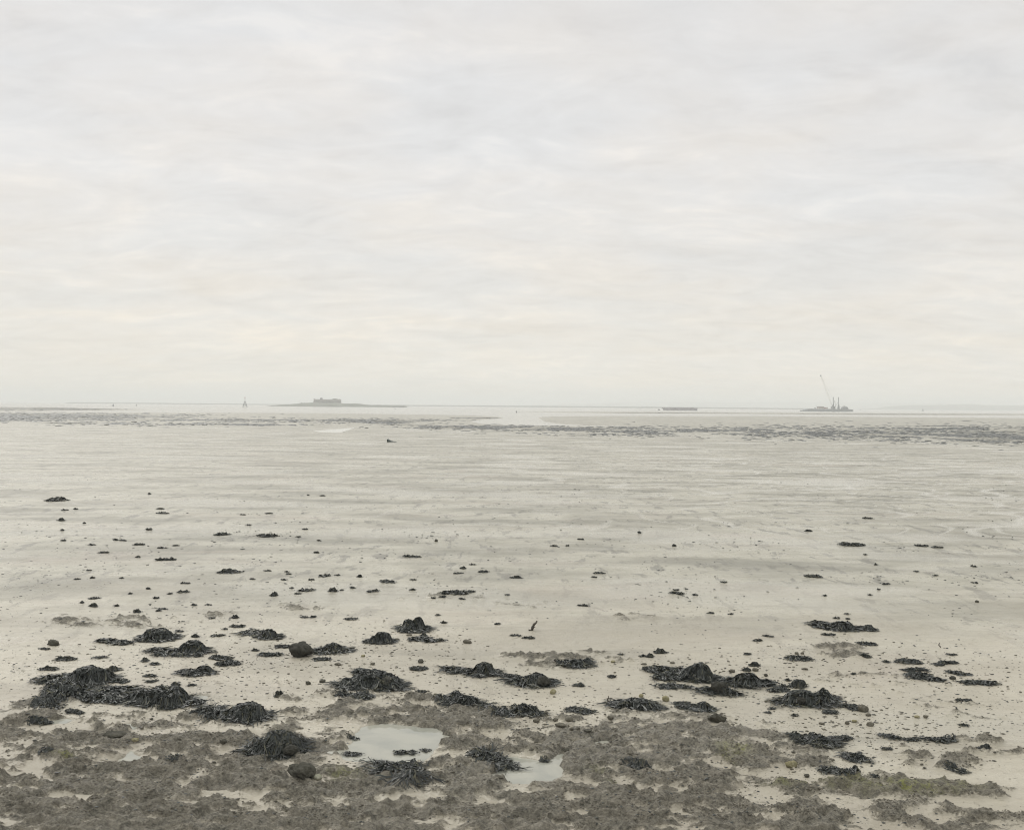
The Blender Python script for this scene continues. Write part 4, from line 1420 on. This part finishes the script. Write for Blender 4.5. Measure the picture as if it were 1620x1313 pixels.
# ------------------------------------------------------------------ small separate scraps
LAND = [('the round seaweed dome', 244, 1005), ('the peaked mound with a tail', 298, 1025), ('the barnacled rock', 474, 1030), ('the two lobed clump', 654, 988),
        ('the driftwood stub', 843, 989), ('the long ragged clump', 1330, 990), ('the wide flat scrap line', 718, 937), ('the lone dark middle stone', 690, 855),
        ('the thick oval weed pile', 360, 902), ('the spread weed pile', 260, 883), ('the farthest left weed pile', 85, 790),
        ('the flat dark slab', 1353, 861), ('the tapering streak', 1471, 864), ('the tall seaweed hump', 1105, 1060),
        ('the big spread mound', 586, 1080), ('the big rounded heap', 250, 1100), ('the weed draped boulder', 1275, 1105), ('the mossy hummock', 1328, 1030),
        ('the curved middle scrap', 612, 918), ('the paired weed dashes', 651, 880), ('the weed streak right of centre', 1073, 939)]
SCR = [
    (215, 968, 12, 5), (371, 978, 9, 6), (403, 1030, 8, 4), (308, 1008, 13, 5), (282, 1000, 13, 4), (344, 1007, 18, 5), (313, 1039, 12, 5), (68, 1028, 15, 4),
    (157, 1042, 22, 4), (236, 1071, 20, 6), (237, 1080, 16, 4), (275, 1085, 16, 7), (302, 1085, 10, 4), (243, 1052, 15, 5), (228, 1047, 12, 7), (273, 1205, 20, 6),
    (669, 1007, 11, 5), (556, 981, 17, 5), (481, 978, 13, 3), (495, 977, 8, 4), (702, 986, 8, 4), (692, 974, 6, 3), (787, 988, 7, 3), (817, 1007, 16, 3), (837, 1011, 21, 4),
    (915, 1086, 17, 6), (967, 1072, 12, 5), (1046, 1034, 22, 8), (1029, 1040, 11, 6), (1017, 1039, 6, 4), (983, 1036, 5, 4), (1195, 1054, 17, 8), (1183, 1062, 16, 6),
    (1200, 1015, 15, 3), (1183, 1036, 10, 4), (1126, 971, 8, 3), (1156, 972, 4, 3), (1217, 1008, 15, 3), (1403, 1048, 9, 4), (1508, 1037, 12, 4), (1369, 1040, 17, 6),
    (1313, 1119, 20, 4), (1528, 1112, 25, 5), (1405, 1187, 18, 4), (1384, 1229, 5, 4), (1526, 1149, 15, 3),
    (85, 793, 28, 6), (102, 808, 9, 3), (119, 806, 8, 3), (254, 813, 16, 4), (252, 806, 11, 3), (236, 782, 5, 2), (94, 824, 10, 5), (98, 839, 6, 2), (133, 828, 4, 2),
    (235, 838, 9, 3), (349, 847, 20, 5), (420, 850, 32, 5), (383, 815, 7, 2), (424, 813, 11, 2), (393, 831, 8, 2), (99, 856, 9, 3), (183, 855, 8, 3), (194, 856, 10, 3),
    (219, 863, 14, 4), (277, 864, 10, 3), (254, 868, 17, 2), (163, 875, 17, 3), (143, 863, 10, 3), (260, 887, 23, 7), (218, 882, 7, 3), (360, 907, 29, 8), (399, 917, 10, 3),
    (292, 924, 16, 3), (287, 938, 18, 6), (432, 943, 13, 7), (423, 904, 9, 3), (145, 915, 8, 3), (140, 903, 8, 2), (146, 948, 16, 4), (146, 960, 12, 6), (129, 954, 5, 4),
    (233, 932, 7, 3), (256, 964, 12, 3), (374, 994, 1, 1),
    (482, 838, 9, 3), (472, 850, 8, 2), (510, 785, 8, 2), (487, 784, 4, 2), (500, 875, 9, 3), (505, 856, 6, 2), (651, 882, 22, 4), (731, 900, 11, 4), (747, 894, 10, 2),
    (724, 908, 15, 3), (765, 906, 14, 4), (817, 915, 18, 4), (513, 913, 23, 4), (533, 911, 11, 3), (568, 913, 7, 4), (612, 922, 22, 7), (653, 918, 8, 2), (484, 936, 23, 7),
    (471, 940, 9, 3), (525, 936, 15, 7), (590, 937, 17, 5), (652, 934, 8, 3), (718, 940, 47, 7), (746, 937, 13, 4), (730, 948, 10, 3), (434, 942, 9, 5), (803, 942, 6, 2),
    (699, 946, 10, 3), (685, 943, 8, 2), (948, 908, 16, 4), (940, 914, 11, 2), (1073, 941, 24, 5), (1100, 942, 9, 3), (1070, 934, 10, 2), (923, 959, 17, 5), (1012, 843, 5, 3),
    (1067, 864, 5, 3), (918, 854, 11, 2), (877, 865, 11, 2), (898, 864, 4, 2), (1146, 922, 10, 2), (1374, 821, 15, 3), (1280, 841, 11, 4), (1353, 864, 38, 6), (1462, 865, 22, 3),
    (1484, 867, 16, 3), (1288, 914, 26, 4), (1403, 925, 12, 3), (1451, 905, 8, 2), (1544, 923, 10, 2), (1305, 943, 5, 2), (1386, 894, 4, 3), (1369, 878, 4, 2),
    (1390, 933, 4, 2), (1481, 911, 4, 2), (1368, 820, 1, 1), (1325, 979, 8, 3), (1340, 972, 5, 2), (1342, 980, 5, 3), (1377, 942, 4, 2), (1538, 896, 4, 2), (1543, 897, 4, 2),
    (120, 917, 8, 2), (192, 915, 4, 2), (205, 940, 6, 3), (246, 947, 6, 3), (268, 940, 5, 3), (184, 959, 6, 3), (250, 967, 5, 2), (336, 979, 6, 3), (306, 958, 6, 3),
    (329, 958, 7, 2), (355, 996, 6, 3), (540, 934, 5, 2), (557, 931, 10, 3), (448, 918, 8, 2), (456, 909, 9, 2), (453, 905, 7, 2), (492, 918, 9, 3), (461, 931, 6, 3),
    (1350, 1067, 6, 3), (1190, 1070, 5, 4), (1240, 1087, 8, 5), (1247, 1077, 6, 4), (1330, 1118, 8, 3), (1222, 1122, 8, 3), (1216, 1128, 4, 3), (1259, 1133, 8, 4),
]
SCR = [r for r in SCR if r[2] > 2]


def place_word(dx, dy):
    if abs(dx) > 2.2 * abs(dy):
        return 'left of' if dx < 0 else 'right of'
    if abs(dy) > 2.2 * abs(dx):
        return 'beyond' if dy < 0 else 'in front of'
    return ('beyond and left of' if dx < 0 else 'beyond and right of') if dy < 0 else ('in front and left of' if dx < 0 else 'in front and right of')


ORD = ['nearest', 'second nearest', 'third nearest', 'fourth nearest', 'fifth nearest', 'sixth nearest', 'seventh nearest', 'eighth nearest', 'ninth nearest',
       'tenth nearest', 'eleventh nearest', 'twelfth nearest', 'thirteenth nearest', 'fourteenth nearest']
NAMED = {(85, 793): 'farthest left weed pile, alone on the pale mud at the left edge', (360, 907): 'thick oval weed pile on the left mud beyond the seaweed dome',
         (260, 887): 'spread weed pile farther out on the left mud', (718, 940): 'wide flat scrap line at centre beyond the two lobed clump',
         (612, 922): 'curved middle scrap beyond the round clumps', (651, 882): 'pair of weed dashes on smooth mud below the lone stone',
         (1073, 941): 'longest weed streak on the smooth mud right of centre', (1353, 864): 'flat dark slab of weed on the distant right mud',
         (1462, 865): 'tapering weed streak at far right, its thicker left part', (420, 850): 'longest flat scrap on the far left mud',
         (349, 847): 'flat lens shaped scrap left of the longest far left scrap', (1288, 914): 'thin double dash of weed on the right mud'}
cells = {}
for i, (px, py, w, h) in enumerate(SCR):
    if (px, py) in NAMED:
        continue
    j = min(range(len(LAND)), key=lambda q: math.hypot(px - LAND[q][1], 1.6 * (py - LAND[q][2])))
    dx, dy = px - LAND[j][1], 1.6 * (py - LAND[j][2])
    cells.setdefault((j, place_word(dx, dy)), []).append((math.hypot(dx, dy), i))
lab = {}
for (j, wd_), lst in cells.items():
    lst.sort()
    for r_, (_, i) in enumerate(lst):
        one = 'only' if len(lst) == 1 else ORD[min(r_, len(ORD) - 1)]
        lab[i] = f'{one} dark scrap {wd_} {LAND[j][0]}'
for i, (px, py, w, h) in enumerate(SCR):
    lb = NAMED.get((px, py), lab.get(i))
    prof = 'f' if h < .34 * w else 'm'
    weed('seaweed_scrap', lb, [(px, py, w, h, prof)], 'small seaweed scraps on the mud', .1 if i % 5 else .35, cat='seaweed')

# ------------------------------------------------------------------ what nobody could count
def lumps(name, P, sx, sy, sz, mat, label, seed, tint=None, n=6):
    """many small uneven lumps in one object"""
    rg = np.random.default_rng(seed)
    N = len(P)
    ring = np.arange(n) * 2 * math.pi / n
    V = np.zeros((N, 2 * n + 1, 3))
    for j, (rr_, zz) in enumerate(((1.0, -.15), (.72, .62))):
        jr = rr_ * rg.uniform(.65, 1.25, (N, n))
        V[:, j * n:(j + 1) * n, 0] = jr * np.cos(ring) * sx[:, None]
        V[:, j * n:(j + 1) * n, 1] = jr * np.sin(ring) * sy[:, None]
        V[:, j * n:(j + 1) * n, 2] = (zz + (rg.uniform(-.2, .25, (N, n)) if j else 0)) * sz[:, None]
    V[:, 2 * n, 2] = sz * rg.uniform(.7, 1.1, N)
    ang = rg.normal(0, .35, N)
    ca, sa = np.cos(ang)[:, None], np.sin(ang)[:, None]
    x = V[..., 0] * ca - V[..., 1] * sa
    y = V[..., 0] * sa + V[..., 1] * ca
    V[..., 0], V[..., 1] = x, y
    V += P[:, None, :]
    k = np.arange(n)
    q = np.stack([k, (k + 1) % n, n + (k + 1) % n, n + k], -1)
    tr = np.stack([n + k, n + (k + 1) % n, np.full(n, 2 * n)], -1)
    S_ = 2 * n + 1
    Qd = (q[None] + (np.arange(N) * S_)[:, None, None]).reshape(-1, 4)
    Td = (tr[None] + (np.arange(N) * S_)[:, None, None]).reshape(-1, 3)
    tn_ = np.repeat(rg.uniform(0, .8, N), S_)
    me = mesh_np(name, V.reshape(-1, 3), Qd, Td, [mat], smooth=False, attrs={'tint': tn_})
    o = obj(name, me)
    return tag(o, label, None, kind='stuff')


# far weed beds on the low banks
PB = []
rg = np.random.default_rng(5)
for cx, cy_, rx, ry, wt in BEDS:
    N = int(wt * rx * max(ry, 1.2) * (2.2 if cx < 900 else 1.35))
    q = rg.normal(0, .5, N)
    r = rg.normal(0, .5, N)
    px, py = cx + q * rx, cy_ + r * ry
    p = at(px, py, -.3)
    cl_ = fbm(p[:, 0] * .12, p[:, 1] * .05, 3, 81)
    p = p[cl_ + rg.normal(0, .22, N) > -.02]
    PB.append(p)
PB = np.concatenate(PB)
PB = PB[(PB[:, 1] > 80) & (PB[:, 1] < 1100)]
PB[:, 2] = ground(PB[:, 0], PB[:, 1])
PB = PB[PB[:, 2] > ZW + .05]
dd = PB[:, 1] / 150.0
sz = rg.uniform(.3, 1, len(PB)) ** 1.6
lumps('seaweed_bed', PB, (.10 + .42 * sz) * np.clip(dd, .6, 2.5), (.2 + .6 * sz) * np.clip(dd, .6, 2), (.02 + .07 * sz) * np.clip(dd, .6, 1.7), M_weed,
      'dark weed beds in bands across the far flat', 6)

# crumbs of weed and shell on the nearer mud
N = 14000
iy = rg.uniform(1 / 62, 1 / 10.2, N * 2)
y = 1 / iy
x = rg.uniform(-.56, .56, N * 2) * y
dn = fbm(x * .35, y * .35, 4, 91) + .35 * (x < -1.5 * 1) * (y < 34) + .25 * (y < 17.5) - .12 * (y > 34)
keep = (dn + rg.normal(0, .28, N * 2)) > .32
P = dry(np.stack([x, y, ground(x, y)], -1)[keep][:N])
sz = (.005 + .017 * rg.uniform(0, 1, len(P)) ** 4) * np.clip(P[:, 1] / 16, .8, 1.9)
lumps('weed_crumbs', P, sz * rg.uniform(.8, 1.9, len(P)), sz * rg.uniform(.7, 1.2, len(P)), sz * rg.uniform(.25, .6, len(P)), M_weed, 'tiny dark crumbs of weed all over the mud', 7, n=5)

# gravel and broken shell near the clumps
cen = np.array([gpt(a[0], a[1])[:2] for _, bl, _ in BIG for a in bl[:1] if a[1] > 1000] + [gpt(r[0], r[1])[:2] for r in ROCKS if r[1] > 1000])
pick = cen[rg.integers(0, len(cen), 7000)]
xy = pick + rg.normal(0, 1, (7000, 2)) * np.array([.62, .5])
P = dry(np.stack([xy[:, 0], xy[:, 1], ground(xy[:, 0], xy[:, 1])], -1))
sz = .005 + .020 * rg.uniform(0, 1, len(P)) ** 4.5
half = len(P) // 2
lumps('gravel', P[:half], sz[:half] * 1.3, sz[:half], sz[:half] * .6, M_stone, 'scattered brown gravel around the clumps', 8, n=5)
lumps('weed_crumbs', P[half:], sz[half:] * 1.5, sz[half:], sz[half:] * .5, M_weed_b, 'brown weed crumbs lying around the clumps', 9, n=5)

# turf tufts: short wiry growth on the clay ledges
N = 60000
iy = rg.uniform(1 / 15.8, 1 / 10.3, N)
y = 1 / iy
x = rg.uniform(-.58, .58, N) * y
tt = turf_at(x, y)
kn = fbm(x * 3.1, y * 3.1, 3, 95)
keep = (tt > .45) & (kn + rg.normal(0, .25, N) > .02)
P = dry(np.stack([x, y, ground(x, y)], -1)[keep])
sz = .004 + .009 * rg.uniform(0, 1, len(P)) ** 2
lumps('algae_turf', P, sz * 1.5, sz * 1.2, sz * .8, M_turf, 'crusty brown algae turf on the clay ledges', 10, n=4)

# ------------------------------------------------------------------ haze
mh = bpy.data.materials.new('haze')
mh.use_nodes = True
t = mh.node_tree
t.nodes.clear()
pv = t.nodes.new('ShaderNodeVolumePrincipled')
pv.inputs['Color'].default_value = (0.965, 0.985, 0.982, 1)
pv.inputs['Density'].default_value = 0.00038
pv.inputs['Anisotropy'].default_value = 0.0
om = t.nodes.new('ShaderNodeOutputMaterial')
t.links.new(pv.outputs[0], om.inputs['Volume'])
mb = MB().box(-13000, 13000, -13000, 13000, -4.5, 66)
o = mb.build('haze', mh)
tag(o, kind='stuff')
